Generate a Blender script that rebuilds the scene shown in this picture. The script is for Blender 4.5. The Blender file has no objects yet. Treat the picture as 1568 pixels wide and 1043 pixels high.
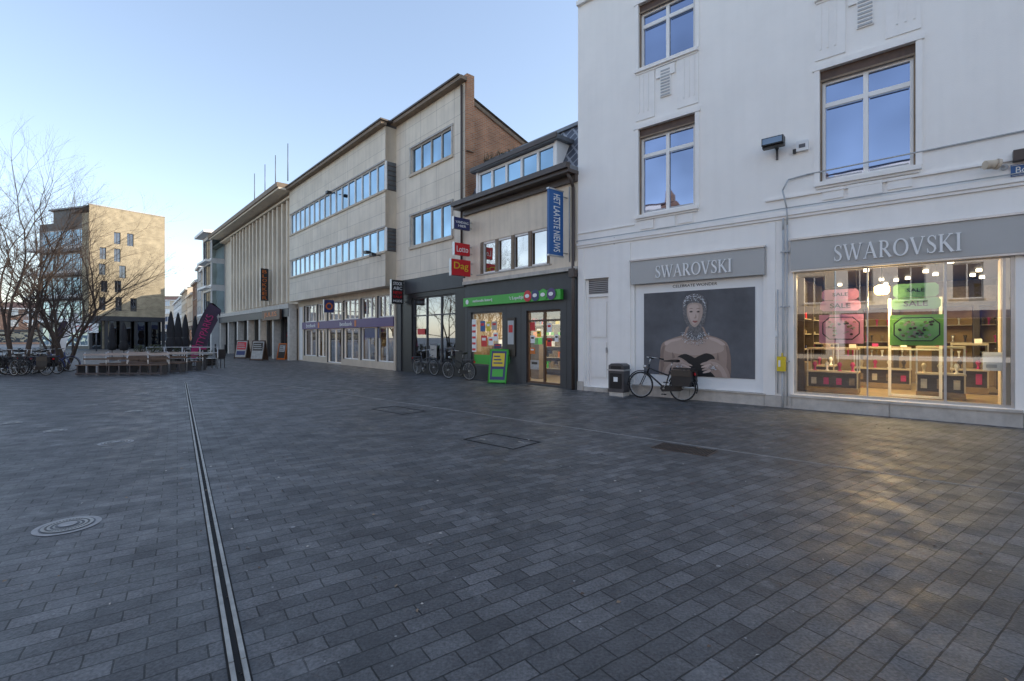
import bpy, math, random
from mathutils import Matrix, Vector
random.seed(7)
D=bpy.data
scene=bpy.context.scene
EYE=1.55; F=740.0; HZ=516.0; CX=784.0
# ------------------------------------------------------------------ materials
def nt(name):
    m=D.materials.new(name); m.use_nodes=True
    t=m.node_tree; b=t.nodes['Principled BSDF']; return m,t,b
def M(name,col,rough=.6,metal=0.,var=.12,scale=2.5,bump=0.,bscale=30,spec=.5,streak=0.):
    m,t,b=nt(name); N=t.nodes; L=t.links
    tc=N.new('ShaderNodeTexCoord')
    n=N.new('ShaderNodeTexNoise'); n.inputs['Scale'].default_value=scale; n.inputs['Detail'].default_value=6; n.inputs['Roughness'].default_value=.65
    L.new(tc.outputs['Object'],n.inputs['Vector'])
    r=N.new('ShaderNodeMapRange'); r.inputs[1].default_value=.3; r.inputs[2].default_value=.7
    r.inputs[3].default_value=1-var; r.inputs[4].default_value=1+var*.6
    L.new(n.outputs['Fac'],r.inputs[0])
    fac=r.outputs[0]
    if streak>0:
        mp=N.new('ShaderNodeMapping'); mp.inputs['Scale'].default_value=(6,6,.35); L.new(tc.outputs['Object'],mp.inputs[0])
        n2=N.new('ShaderNodeTexNoise'); n2.inputs['Scale'].default_value=1.; n2.inputs['Detail'].default_value=5; L.new(mp.outputs[0],n2.inputs['Vector'])
        r2=N.new('ShaderNodeMapRange'); r2.inputs[1].default_value=.45; r2.inputs[2].default_value=.75; r2.inputs[3].default_value=1; r2.inputs[4].default_value=1-streak
        L.new(n2.outputs['Fac'],r2.inputs[0])
        mm=N.new('ShaderNodeMath'); mm.operation='MULTIPLY'; L.new(fac,mm.inputs[0]); L.new(r2.outputs[0],mm.inputs[1]); fac=mm.outputs[0]
    v=N.new('ShaderNodeVectorMath'); v.operation='SCALE'; v.inputs[0].default_value=col[:3]; L.new(fac,v.inputs['Scale'])
    L.new(v.outputs[0],b.inputs['Base Color'])
    b.inputs['Roughness'].default_value=rough; b.inputs['Metallic'].default_value=metal
    b.inputs['Specular IOR Level'].default_value=spec
    if bump>0:
        n3=N.new('ShaderNodeTexNoise'); n3.inputs['Scale'].default_value=bscale; n3.inputs['Detail'].default_value=4; L.new(tc.outputs['Object'],n3.inputs['Vector'])
        bp=N.new('ShaderNodeBump'); bp.inputs['Strength'].default_value=bump; bp.inputs['Distance'].default_value=.02
        L.new(n3.outputs['Fac'],bp.inputs['Height']); L.new(bp.outputs[0],b.inputs['Normal'])
    return m
def MB_brick(name,c1,c2,mor,w,h,ms,rough=.8,off=.5,axis='xz',rot=0,bump=.3,var=.2,streak=0.):
    m,t,b=nt(name); N=t.nodes; L=t.links
    tc=N.new('ShaderNodeTexCoord'); sp=N.new('ShaderNodeSeparateXYZ'); L.new(tc.outputs['Object'],sp.inputs[0])
    cb=N.new('ShaderNodeCombineXYZ')
    L.new(sp.outputs['XYZ'.index(axis[0].upper())],cb.inputs[0]); L.new(sp.outputs['XYZ'.index(axis[1].upper())],cb.inputs[1])
    mp=N.new('ShaderNodeMapping'); mp.inputs['Rotation'].default_value=(0,0,rot); L.new(cb.outputs[0],mp.inputs[0])
    k=N.new('ShaderNodeTexBrick'); k.offset=off; k.inputs['Scale'].default_value=1
    k.inputs['Color1'].default_value=(*c1,1); k.inputs['Color2'].default_value=(*c2,1); k.inputs['Mortar'].default_value=(*mor,1)
    k.inputs['Mortar Size'].default_value=ms; k.inputs['Brick Width'].default_value=w; k.inputs['Row Height'].default_value=h
    L.new(mp.outputs[0],k.inputs['Vector'])
    n=N.new('ShaderNodeTexNoise'); n.inputs['Scale'].default_value=1.3; n.inputs['Detail'].default_value=8; L.new(tc.outputs['Object'],n.inputs['Vector'])
    r=N.new('ShaderNodeMapRange'); r.inputs[1].default_value=.3; r.inputs[2].default_value=.7; r.inputs[3].default_value=1-var; r.inputs[4].default_value=1+var*.5
    L.new(n.outputs['Fac'],r.inputs[0]); fac=r.outputs[0]
    if streak>0:
        mp2=N.new('ShaderNodeMapping'); mp2.inputs['Scale'].default_value=(5,5,.3); L.new(tc.outputs['Object'],mp2.inputs[0])
        n2=N.new('ShaderNodeTexNoise'); n2.inputs['Scale'].default_value=1.; n2.inputs['Detail'].default_value=5; L.new(mp2.outputs[0],n2.inputs['Vector'])
        r2=N.new('ShaderNodeMapRange'); r2.inputs[1].default_value=.45; r2.inputs[2].default_value=.75; r2.inputs[3].default_value=1; r2.inputs[4].default_value=1-streak
        L.new(n2.outputs['Fac'],r2.inputs[0])
        mm=N.new('ShaderNodeMath'); mm.operation='MULTIPLY'; L.new(fac,mm.inputs[0]); L.new(r2.outputs[0],mm.inputs[1]); fac=mm.outputs[0]
    v=N.new('ShaderNodeVectorMath'); v.operation='SCALE'; L.new(k.outputs['Color'],v.inputs[0]); L.new(fac,v.inputs['Scale'])
    L.new(v.outputs[0],b.inputs['Base Color']); b.inputs['Roughness'].default_value=rough
    bp=N.new('ShaderNodeBump'); bp.inputs['Strength'].default_value=bump; bp.inputs['Distance'].default_value=.01; bp.invert=True
    L.new(k.outputs['Fac'],bp.inputs['Height']); L.new(bp.outputs[0],b.inputs['Normal'])
    return m
def glass_mirror(name,tint,rough=.02,wob=.02):
    m,t,b=nt(name); N=t.nodes; L=t.links
    b.inputs['Metallic'].default_value=1; b.inputs['Roughness'].default_value=rough
    tc=N.new('ShaderNodeTexCoord'); n=N.new('ShaderNodeTexNoise'); n.inputs['Scale'].default_value=1.2; n.inputs['Detail'].default_value=1
    L.new(tc.outputs['Object'],n.inputs['Vector'])
    n2=N.new('ShaderNodeTexNoise'); n2.inputs['Scale'].default_value=.55; n2.inputs['Detail'].default_value=2; L.new(tc.outputs['Object'],n2.inputs['Vector'])
    r=N.new('ShaderNodeMapRange'); r.inputs[1].default_value=.35; r.inputs[2].default_value=.65; r.inputs[3].default_value=.78; r.inputs[4].default_value=1.12; L.new(n2.outputs['Fac'],r.inputs[0])
    v=N.new('ShaderNodeVectorMath'); v.operation='SCALE'; v.inputs[0].default_value=tint; L.new(r.outputs[0],v.inputs['Scale']); L.new(v.outputs[0],b.inputs['Base Color'])
    bp=N.new('ShaderNodeBump'); bp.inputs['Strength'].default_value=wob; bp.inputs['Distance'].default_value=.3
    L.new(n.outputs['Fac'],bp.inputs['Height']); L.new(bp.outputs[0],b.inputs['Normal'])
    return m
def glass_clear(name,refl=.22,tint=(.9,.95,.93)):
    m=D.materials.new(name); m.use_nodes=True; t=m.node_tree; t.nodes.clear(); N=t.nodes; L=t.links
    o=N.new('ShaderNodeOutputMaterial'); mx=N.new('ShaderNodeMixShader'); tr=N.new('ShaderNodeBsdfTransparent'); g=N.new('ShaderNodeBsdfGlossy')
    tr.inputs[0].default_value=(*tint,1); g.inputs['Roughness'].default_value=.01; g.inputs[0].default_value=(.9,.93,1,1)
    lw=N.new('ShaderNodeLayerWeight'); lw.inputs['Blend'].default_value=.3
    r=N.new('ShaderNodeMapRange'); r.inputs[3].default_value=refl; r.inputs[4].default_value=.8
    L.new(lw.outputs['Fresnel'],r.inputs[0]); L.new(r.outputs[0],mx.inputs[0]); L.new(tr.outputs[0],mx.inputs[1]); L.new(g.outputs[0],mx.inputs[2]); L.new(mx.outputs[0],o.inputs[0])
    return m
def emis(name,col,s):
    m,t,b=nt(name); b.inputs['Base Color'].default_value=(*col,1); b.inputs['Emission Color'].default_value=(*col,1); b.inputs['Emission Strength'].default_value=s
    m.cycles.emission_sampling='NONE'; return m
white=M('white_render',(.94,.91,.865),.75,var=.04,scale=.9,bump=.15,bscale=60,streak=.03)
whitetrim=M('white_trim',(.93,.90,.86),.6,var=.04,streak=.05)
pvc=M('white_frame',(.89,.87,.84),.4,var=.03)
stone=M('pale_stone',(.55,.51,.46),.7,var=.2,scale=5,bump=.2,streak=.15)
beige=MB_brick('beige_cladding',(.78,.69,.56),(.84,.75,.62),(.48,.42,.35),1.25,.72,.008,off=0,bump=.1,var=.10,streak=.12)
beiger=M('beige_render',(.80,.69,.55),.8,var=.10,scale=1.5,bump=.15,streak=.12)
beiged=M('tan_render',(.64,.54,.42),.8,var=.12,scale=1.5,streak=.12)
brick=MB_brick('orange_brick',(.60,.27,.13),(.44,.18,.085),(.46,.36,.27),.22,.07,.012,axis='yz',var=.35)
brickx=MB_brick('red_brick',(.38,.18,.10),(.28,.13,.075),(.36,.30,.25),.22,.07,.012,axis='xz',var=.3)
ybrick=MB_brick('yellow_brick',(.50,.41,.26),(.42,.34,.21),(.45,.39,.29),.5,.12,.015,axis='xz',var=.25)
slate=MB_brick('slate_shingles',(.06,.07,.10),(.10,.11,.14),(.32,.34,.38),.30,.30,.03,off=0,rot=math.radians(45),var=.4,rough=.5)
zinc=M('zinc_roof',(.20,.21,.23),.45,.4,var=.2,streak=.2)
darkclad=M('dark_cladding',(.050,.052,.058),.45,var=.15,streak=.1)
black=M('black_paint',(.018,.018,.02),.4,var=.2)
rubber=M('rubber',(.02,.02,.02),.8)
brownw=M('brown_wood',(.10,.055,.035),.5,var=.3,scale=8)
brownmet=M('brown_metal',(.08,.058,.048),.45,var=.2)
cornm=M('cornice_tan',(.26,.19,.13),.7,var=.25,streak=.25)
grey=M('grey_paint',(.46,.47,.48),.5,var=.08)
silver=M('sign_silver',(.44,.44,.43),.5,.1,var=.03)
steel=M('steel',(.55,.55,.55),.35,.7,var=.15)
dsteel=M('dark_steel',(.12,.12,.13),.45,.7,var=.2)
plantg=M('ivy',(.05,.06,.025),.8,var=.4)
green=M('sign_green',(.06,.42,.05),.4,var=.04)
red=M('sign_red',(.62,.015,.025),.4,var=.04)
blue=M('sign_blue',(.02,.11,.32),.4,var=.05)
navy=M('sign_navy',(.03,.04,.14),.4,var=.05)
purple=M('sign_purple',(.08,.04,.17),.4,var=.05)
yellow=M('sign_yellow',(.75,.56,.03),.4,var=.05)
orange=M('sign_orange',(.65,.16,.02),.4,var=.05)
magenta=M('flag_magenta',(.42,.03,.15),.7,var=.1)
flagdark=M('flag_dark',(.05,.03,.06),.7,var=.1)
whitep=M('white_print',(.85,.85,.84),.5,var=.02)
offw=M('faded_print',(.45,.43,.40),.6,var=.3,scale=9)
wood=M('weathered_wood',(.13,.085,.06),.7,var=.4,scale=6)
canvas=M('parasol_canvas',(.03,.03,.035),.85,var=.2)
bark=M('bark',(.085,.062,.05),.9,var=.3,scale=5)
gl_sky=glass_mirror('window_glass',(.27,.31,.43))
gl_warm=glass_mirror('window_glass_plain',(.62,.58,.55),wob=.05)
gl_dark=glass_mirror('window_glass_dark',(.15,.17,.20),wob=.05)
gl_blue=glass_mirror('window_glass_blue',(.27,.38,.47),wob=.04)
shopgl=glass_clear('shop_glass',.17)
shopgl2=glass_clear('shop_glass_dark',.33,(.55,.6,.6))
lampm=emis('lamp_lit',(1,.60,.22),9)
lampw=emis('lamp_white',(1,.85,.62),6)
# ------------------------------------------------------------------ mesh builder
class MBd:
    def __init__(s): s.v=[];s.f=[];s.mi=[];s.m=[];s.sm=[]
    def _m(s,mat):
        if mat not in s.m: s.m.append(mat)
        return s.m.index(mat)
    def face(s,pts,mat,smooth=False):
        i=len(s.v); s.v+= [tuple(p) for p in pts]; s.f.append(tuple(range(i,i+len(pts)))); s.mi.append(s._m(mat)); s.sm.append(smooth)
    def box(s,x0,x1,y0,y1,z0,z1,mat):
        if x0>x1:x0,x1=x1,x0
        if y0>y1:y0,y1=y1,y0
        if z0>z1:z0,z1=z1,z0
        i=len(s.v); s.v+=[(x0,y0,z0),(x1,y0,z0),(x1,y1,z0),(x0,y1,z0),(x0,y0,z1),(x1,y0,z1),(x1,y1,z1),(x0,y1,z1)]
        for q in ((0,3,2,1),(4,5,6,7),(0,1,5,4),(1,2,6,5),(2,3,7,6),(3,0,4,7)):
            s.f.append(tuple(i+k for k in q)); s.mi.append(s._m(mat)); s.sm.append(False)
    def tube(s,p0,p1,r0,mat,r1=None,n=8,cap=True):
        if r1 is None:r1=r0
        p0=Vector(p0);p1=Vector(p1);d=(p1-p0)
        if d.length<1e-6:return
        d.normalize(); a=d.orthogonal().normalized(); b=d.cross(a); i=len(s.v)
        for k in range(n):
            t=2*math.pi*k/n; o=a*math.cos(t)+b*math.sin(t); s.v.append(tuple(p0+o*r0)); s.v.append(tuple(p1+o*r1))
        mi=s._m(mat)
        for k in range(n):
            j=(k+1)%n; s.f.append((i+2*k,i+2*j,i+2*j+1,i+2*k+1)); s.mi.append(mi); s.sm.append(True)
        if cap:
            s.f.append(tuple(i+2*k for k in range(n))[::-1]); s.f.append(tuple(i+2*k+1 for k in range(n))); s.mi+=[mi,mi]; s.sm+=[False,False]
    def path(s,pts,r,mat,n=8):
        for a,b in zip(pts[:-1],pts[1:]): s.tube(a,b,r,mat,n=n)
    def ring(s,c,R,r,mat,a0=0,a1=2*math.pi,seg=32,n=6,plane='xz'):
        pts=[]
        for k in range(seg+1):
            t=a0+(a1-a0)*k/seg
            if plane=='xz': pts.append((c[0]+R*math.cos(t),c[1],c[2]+R*math.sin(t)))
            else: pts.append((c[0]+R*math.cos(t),c[1]+R*math.sin(t),c[2]))
        s.path(pts,r,mat,n)
    def lathe(s,c,prof,mat,n=16,flute=0):
        i=len(s.v)
        for (r,z) in prof:
            for k in range(n):
                t=2*math.pi*k/n; rr=r*(1+flute*(1 if k%2 else -1)); s.v.append((c[0]+rr*math.cos(t),c[1]+rr*math.sin(t),c[2]+z))
        mi=s._m(mat)
        for a in range(len(prof)-1):
            for k in range(n):
                j=(k+1)%n; s.f.append((i+a*n+k,i+a*n+j,i+(a+1)*n+j,i+(a+1)*n+k)); s.mi.append(mi); s.sm.append(True)
        s.f.append(tuple(i+(len(prof)-1)*n+k for k in range(n))); s.mi.append(mi); s.sm.append(False)
    def disc(s,c,rx,rz,mat,n=24,plane='xz'):
        s.face([(c[0]+rx*math.cos(2*math.pi*k/n),c[1],c[2]+rz*math.sin(2*math.pi*k/n)) if plane=='xz' else (c[0]+rx*math.cos(2*math.pi*k/n),c[1]+rz*math.sin(2*math.pi*k/n),c[2]) for k in range(n)],mat)
    def poly(s,pts,y,mat): s.face([(x,y,z) for x,z in pts],mat)
    def slab(s,pts,y0,y1,mat):
        s.poly(pts,y0,mat); s.poly(pts[::-1],y1,mat)
        for a,b in zip(pts,pts[1:]+pts[:1]): s.face([(a[0],y0,a[1]),(b[0],y0,b[1]),(b[0],y1,b[1]),(a[0],y1,a[1])],mat)
    def wall(s,x0,x1,z0,z1,y,holes,mat,depth=.2,rev=None):
        rev=rev or mat
        xs=sorted({x0,x1}|{h[0] for h in holes}|{h[1] for h in holes}); zs=sorted({z0,z1}|{h[2] for h in holes}|{h[3] for h in holes})
        xs=[x for x in xs if x0<=x<=x1]; zs=[z for z in zs if z0<=z<=z1]
        for a,b in zip(xs[:-1],xs[1:]):
            for c,d in zip(zs[:-1],zs[1:]):
                mx=(a+b)/2;mz=(c+d)/2
                if any(h[0]<mx<h[1] and h[2]<mz<h[3] for h in holes): continue
                s.face([(a,y,c),(b,y,c),(b,y,d),(a,y,d)],mat)
        for h in holes:
            a,b,c,d=h[:4]; e=y+depth
            s.face([(a,y,c),(a,e,c),(a,e,d),(a,y,d)],rev); s.face([(b,y,c),(b,y,d),(b,e,d),(b,e,c)],rev)
            s.face([(a,y,d),(a,e,d),(b,e,d),(b,y,d)],rev); s.face([(a,y,c),(b,y,c),(b,e,c),(a,e,c)],rev)
    def shell(s,x0,x1,y0,y1,z0,z1,mat,roof=None,side=None,floor=False):
        side=side or mat
        s.face([(x0,y0,z0),(x0,y0,z1),(x0,y1,z1),(x0,y1,z0)],side); s.face([(x1,y0,z0),(x1,y1,z0),(x1,y1,z1),(x1,y0,z1)],side)
        s.face([(x0,y1,z0),(x0,y1,z1),(x1,y1,z1),(x1,y1,z0)],side); s.face([(x0,y0,z1),(x1,y0,z1),(x1,y1,z1),(x0,y1,z1)],roof or mat)
    def build(s,name,parent=None,Mx=None):
        me=D.meshes.new(name); me.from_pydata(s.v,[],s.f)
        for m in s.m: me.materials.append(m)
        me.polygons.foreach_set('material_index',s.mi); me.polygons.foreach_set('use_smooth',s.sm); me.update()
        o=D.objects.new(name,me); scene.collection.objects.link(o)
        if parent: o.parent=parent
        if Mx is not None: o.matrix_world=Mx
        return o
class G:
    def __init__(s,name,Mx=None):
        s.e=D.objects.new(name,None); s.e.empty_display_size=.3; scene.collection.objects.link(s.e)
        if Mx is not None: s.e.matrix_world=Mx
        s.p={}
    def __getitem__(s,k):
        if k not in s.p: s.p[k]=MBd()
        return s.p[k]
    def done(s):
        for k,m in s.p.items():
            if m.f: m.build(k,s.e)
        return s.e
FACE=Matrix.Rotation(math.radians(90),4,'X')
SIDE=Matrix.Rotation(math.radians(90),4,'Z')@FACE
def text(g,body,x,y,z,W,H,mat,R=FACE,ext=.008,name='lettering',bold=.0,spin=0):
    cu=D.curves.new(name,'FONT'); cu.body=body; cu.align_x='CENTER'; cu.align_y='CENTER'; cu.extrude=0; cu.size=1; cu.offset=bold; cu.resolution_u=4
    o=D.objects.new(name,cu); scene.collection.objects.link(o); bpy.context.view_layer.update()
    d=o.dimensions; bb=[Vector(c) for c in o.bound_box]; c=sum(bb,Vector())/8
    cu.extrude=ext
    cu.materials.append(mat)
    S=Matrix.Diagonal((W/max(d.x,1e-3),H/max(d.y,1e-3),1,1))
    o.parent=g.e
    o.matrix_basis=Matrix.Translation((x,y,z))@R@Matrix.Rotation(math.radians(spin),4,'Z')@S@Matrix.Translation((-c.x,-c.y,0))
    return o
class Fr:  # street frontage plane: origin, direction to the right along the facade
    def __init__(s,o,u): s.o=Vector(o); s.u=Vector(u).normalized(); s.v=Vector((-s.u.y,s.u.x))
    def mat(s): 
        return Matrix(((s.u.x,s.v.x,0,s.o.x),(s.u.y,s.v.y,0,s.o.y),(0,0,1,0),(0,0,0,1)))
    def a(s,px,d=0):
        O=s.o+s.v*d; t=(px-CX)/F; return (t*O.y-O.x)/(s.u.x-t*s.u.y)
    def z(s,px,py,d=0):
        O=s.o+s.v*d; return EYE+(HZ-py)*(O.y+s.a(px,d)*s.u.y)/F
    def p(s,px,py,d=0): return (s.a(px,d),s.z(px,py,d))
def gp(px,py):
    Y=EYE*F/(py-HZ); return ((px-CX)/F*Y,Y)
FA=Fr((1.933,14.16),(.7551,-.6556)); FB=Fr((1.933,14.16),(.668,-.7445))
MA=FA.mat(); MBm=FB.mat()
def window(fr,gl,x0,x1,z0,z1,y,nx,fm,gm,fw=.06,tr=None,th=.06):
    gl.face([(x0,y+.03,z0),(x1,y+.03,z0),(x1,y+.03,z1),(x0,y+.03,z1)],gm)
    fr.box(x0,x0+fw,y-.02,y+th,z0,z1,fm); fr.box(x1-fw,x1,y-.02,y+th,z0,z1,fm)
    fr.box(x0+fw,x1-fw,y-.02,y+th,z0,z0+fw,fm); fr.box(x0+fw,x1-fw,y-.02,y+th,z1-fw,z1,fm)
    for i in range(1,nx):
        xc=x0+(x1-x0)*i/nx; fr.box(xc-fw/2,xc+fw/2,y-.018,y+th,z0+fw,z1-fw,fm)
    if tr:
        zt=z0+(z1-z0)*tr; fr.box(x0+fw,x1-fw,y-.016,y+th,zt-fw/2,zt+fw/2,fm)
# ------------------------------------------------------------------ ground
def ground():
    m,t,b=nt('dark_clay_paving'); N=t.nodes; L=t.links
    tc=N.new('ShaderNodeTexCoord'); mp=N.new('ShaderNodeMapping'); mp.inputs['Rotation'].default_value=(0,0,-math.atan(.692)); L.new(tc.outputs['Object'],mp.inputs[0])
    k=N.new('ShaderNodeTexBrick'); k.offset=.5; k.inputs['Scale'].default_value=1
    k.inputs['Color1'].default_value=(.070,.069,.071,1); k.inputs['Color2'].default_value=(.138,.136,.138,1); k.inputs['Mortar'].default_value=(.015,.015,.015,1)
    k.inputs['Mortar Size'].default_value=.005; k.inputs['Mortar Smooth'].default_value=.3; k.inputs['Brick Width'].default_value=.25; k.inputs['Row Height'].default_value=.125; k.inputs['Bias'].default_value=-.2
    nw=N.new('ShaderNodeTexNoise'); nw.inputs['Scale'].default_value=7; nw.inputs['Detail'].default_value=2; L.new(tc.outputs['Object'],nw.inputs['Vector'])
    sb=N.new('ShaderNodeVectorMath'); sb.operation='SUBTRACT'; sb.inputs[1].default_value=(.5,.5,.5); L.new(nw.outputs['Color'],sb.inputs[0])
    sc=N.new('ShaderNodeVectorMath'); sc.operation='SCALE'; sc.inputs['Scale'].default_value=.014; L.new(sb.outputs[0],sc.inputs[0])
    ad=N.new('ShaderNodeVectorMath'); L.new(mp.outputs[0],ad.inputs[0]); L.new(sc.outputs[0],ad.inputs[1]); L.new(ad.outputs[0],k.inputs['Vector'])
    def noise(s,dt,a,bb,c,d,rg=.6):
        n=N.new('ShaderNodeTexNoise'); n.inputs['Scale'].default_value=s; n.inputs['Detail'].default_value=dt; n.inputs['Roughness'].default_value=rg; L.new(tc.outputs['Object'],n.inputs['Vector'])
        r=N.new('ShaderNodeMapRange'); r.inputs[1].default_value=a; r.inputs[2].default_value=bb; r.inputs[3].default_value=c; r.inputs[4].default_value=d; L.new(n.outputs['Fac'],r.inputs[0]); return r.outputs[0]
    def mul(a,bb,op='MULTIPLY'):
        q=N.new('ShaderNodeMath'); q.operation=op
        for i,x in enumerate((a,bb)):
            if isinstance(x,(int,float)): q.inputs[i].default_value=x
            else: L.new(x,q.inputs[i])
        return q.outputs[0]
    f=mul(mul(noise(.22,5,.35,.65,.72,1.25),noise(2.2,8,.3,.7,.58,1.34,.75)),noise(60,3,.3,.7,.55,1.45))
    v=N.new('ShaderNodeVectorMath'); v.operation='SCALE'; L.new(k.outputs['Color'],v.inputs[0]); L.new(f,v.inputs['Scale'])
    vo=N.new('ShaderNodeTexVoronoi'); vo.inputs['Scale'].default_value=1.9; L.new(tc.outputs['Object'],vo.inputs['Vector'])
    lt=mul(vo.outputs['Distance'],.035,'LESS_THAN')
    vo2=N.new('ShaderNodeTexVoronoi'); vo2.inputs['Scale'].default_value=9; L.new(tc.outputs['Object'],vo2.inputs['Vector'])
    lt2=mul(mul(vo2.outputs['Distance'],.06,'LESS_THAN'),noise(1.1,2,.48,.54,0,1))
    sp=mul(lt,lt2,'MAXIMUM')
    mx=N.new('ShaderNodeMix'); mx.data_type='RGBA'; L.new(mul(sp,.6),mx.inputs['Factor']); L.new(v.outputs[0],mx.inputs['A']); mx.inputs['B'].default_value=(.36,.36,.35,1)
    mx2=N.new('ShaderNodeMix'); mx2.data_type='RGBA'; L.new(mul(noise(1.6,9,.54,.70,0,.6,.8),noise(14,4,.4,.6,.2,1)),mx2.inputs['Factor']); L.new(mx.outputs['Result'],mx2.inputs['A']); mx2.inputs['B'].default_value=(.27,.27,.275,1)
    L.new(mx2.outputs['Result'],b.inputs['Base Color'])
    L.new(noise(3,6,.3,.7,.34,.68),b.inputs['Roughness'])
    h=mul(mul(k.outputs['Fac'],-1.0),mul(noise(45,4,.2,.8,0,1),.45),'ADD')
    bp=N.new('ShaderNodeBump'); bp.inputs['Strength'].default_value=.6; bp.inputs['Distance'].default_value=.008; L.new(h,bp.inputs['Height']); L.new(bp.outputs[0],b.inputs['Normal'])
    g=MBd(); g.face([(-700,-500,0),(700,-500,0),(700,1200,0),(-700,1200,0)],m); g.build('ground')
ground()
dark_slot=M('slot_shadow',(.01,.01,.01),.9); 
galv=M('galvanised_edge',(.38,.37,.34),.5,.3,var=.35,scale=9)
cast=M('cast_iron',(.14,.10,.08),.6,.4,var=.4,scale=12)
concrete=M('concrete_ring',(.36,.36,.36),.8,var=.25,scale=10)
# slot drain
g=G('slot_drain'); d0=Vector((-1.05,1.93)); dd=Vector((-.692,1)).normalized(); nn=Vector((dd.y,-dd.x))
def strip(mb,a,b,o0,o1,z,mat):
    p=[a+nn*o0,a+nn*o1,b+nn*o1,b+nn*o0]; mb.face([(q.x,q.y,z) for q in p],mat)
aa=d0-dd*3; bb=d0+dd*17.7
strip(g['slot'],aa,bb,-.046,.046,.004,dark_slot)
for o in(-1,1):
    for k in range(18):
        s0=aa+(bb-aa)*(k/18); s1=aa+(bb-aa)*((k+.994)/18)
        q=sorted((o*.015,o*.036)); P=[s0+nn*q[0],s0+nn*q[1],s1+nn*q[1],s1+nn*q[0]]
        for z0 in(.014,):
            g['edges'].face([(p.x,p.y,z0) for p in P],galv)
            for i in range(4):
                a,b=P[i],P[(i+1)%4]; g['edges'].face([(a.x,a.y,0),(b.x,b.y,0),(b.x,b.y,z0),(a.x,a.y,z0)],galv)
for k in range(150):
    s0=aa+(bb-aa)*(random.random()); o=random.uniform(-.012,.012); p=s0+nn*o; r=random.uniform(.006,.014)
    g['slot'].face([(p.x,p.y,.006),(p.x+r,p.y,.012),(p.x+r*.6,p.y+r*1.6,.007)],random.choice([cornm,wood,galv]))
g.done()
# round covers
def cover(px,py,R,name='manhole_cover'):
    x,y=gp(px,py); m=MBd()
    for i,(r,mt) in enumerate(((R,concrete),(R*.82,dsteel),(R*.76,galv),(R*.36,dsteel),(R*.28,concrete))): m.disc((0,0,.004+.003*i),r,r,mt,plane='xy',n=40)
    if R>.19:
        for k in range(40):
            t=k*math.pi/20
            for rr in (.46,.62): m.box(R*rr*math.cos(t)-.006,R*rr*math.cos(t)+.006,R*rr*math.sin(t)-.006,R*rr*math.sin(t)+.006,.011,.0125,dsteel)
    m.build(name,Mx=Matrix.Translation((x,y,0)))
cover(104,805,.215); cover(178,678,.21)
for q in((205,630),(137,621),(85,660),(18,648),(218,604),(150,600)): cover(*q,.15,'ground_light')
def rectcover(pc,w,l,name,grate=False):
    x,y=gp(*pc); R=Matrix.Translation((x,y,0))@Matrix.Rotation(math.atan2(-.6556,.7551),4,'Z'); m=MBd()
    if grate:
        m.box(-w/2,w/2,-l/2,l/2,0,.006,cast); n=22
        for i in range(n):
            xx=-w/2+.03+(w-.06)*i/(n-1)
            for j in range(3):
                yy=-l/2+l*(j+.08)/3; m.box(xx-.008,xx+.008,yy,yy+l*.28,.006,.010,dark_slot)
    else:
        for a in((-w/2,w/2,-l/2,-l/2+.02),(-w/2,w/2,l/2-.02,l/2),(-w/2,-w/2+.02,-l/2+.02,l/2-.02),(w/2-.02,w/2,-l/2+.02,l/2-.02)): m.box(*a,0,.006,dark_slot)
        for a in((-.28,-.12),(.28,.12)): m.box(a[0]-.05,a[0]+.05,a[1]-.012,a[1]+.012,0,.007,galv)
    m.build(name,Mx=R)
rectcover((1047,688),.78,.42,'drain_grate',True); rectcover((768,675),1.0,.62,'access_cover'); rectcover((610,628),1.1,.6,'access_cover')
m=MBd(); m.box(-22,12,-5.05,-5.038,0,.004,concrete); m.build('paving_line',Mx=MA)
# fallen leaves and litter
m=MBd()
for k in range(520):
    if k<220: x=random.uniform(-4,6); y=random.uniform(1.6,9)
    elif k<380: a=random.uniform(0,9); q=FA.o+FA.u*a-FA.v*random.uniform(.08,1.8)**1; x,y=q
    else: a=random.uniform(-22,0); q=FB.o+FB.u*a-FB.v*random.uniform(.1,1.5); x,y=q
    r=random.uniform(.007,.02); t=random.uniform(0,6.28); c,s=math.cos(t),math.sin(t)
    m.face([(x+r*c,y+r*s,.006),(x-r*.5*s,y+r*.5*c,.013),(x-r*c,y-r*s,.007),(x+r*.5*s,y-r*.5*c,.006)],random.choice([cornm,cornm,offw,offw,wood]))
m.build('fallen_leaves')
# ------------------------------------------------------------------ serif sign letters
def stroke(mb,pts,ws,y,mat,tf):
    L=[];R=[]
    for i,p in enumerate(pts):
        a=Vector(pts[max(i-1,0)]);b=Vector(pts[min(i+1,len(pts)-1)]); d=(b-a).normalized(); n=Vector((-d.y,d.x)); w=ws[i] if isinstance(ws,(list,tuple)) else ws
        L.append(tf(Vector(p)+n*w/2)); R.append(tf(Vector(p)-n*w/2))
    for i in range(len(pts)-1):
        q=[L[i],R[i],R[i+1],L[i+1]]
        mb.face([(p[0],y,p[1]) for p in q],mat)
        mb.face([(p[0],y+.02,p[1]) for p in q[::-1]],mat)
        mb.face([(L[i][0],y,L[i][1]),(L[i+1][0],y,L[i+1][1]),(L[i+1][0],y+.02,L[i+1][1]),(L[i][0],y+.02,L[i][1])],mat)
        mb.face([(R[i][0],y,R[i][1]),(R[i+1][0],y,R[i+1][1]),(R[i+1][0],y+.02,R[i+1][1]),(R[i][0],y+.02,R[i][1])],mat)
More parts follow.
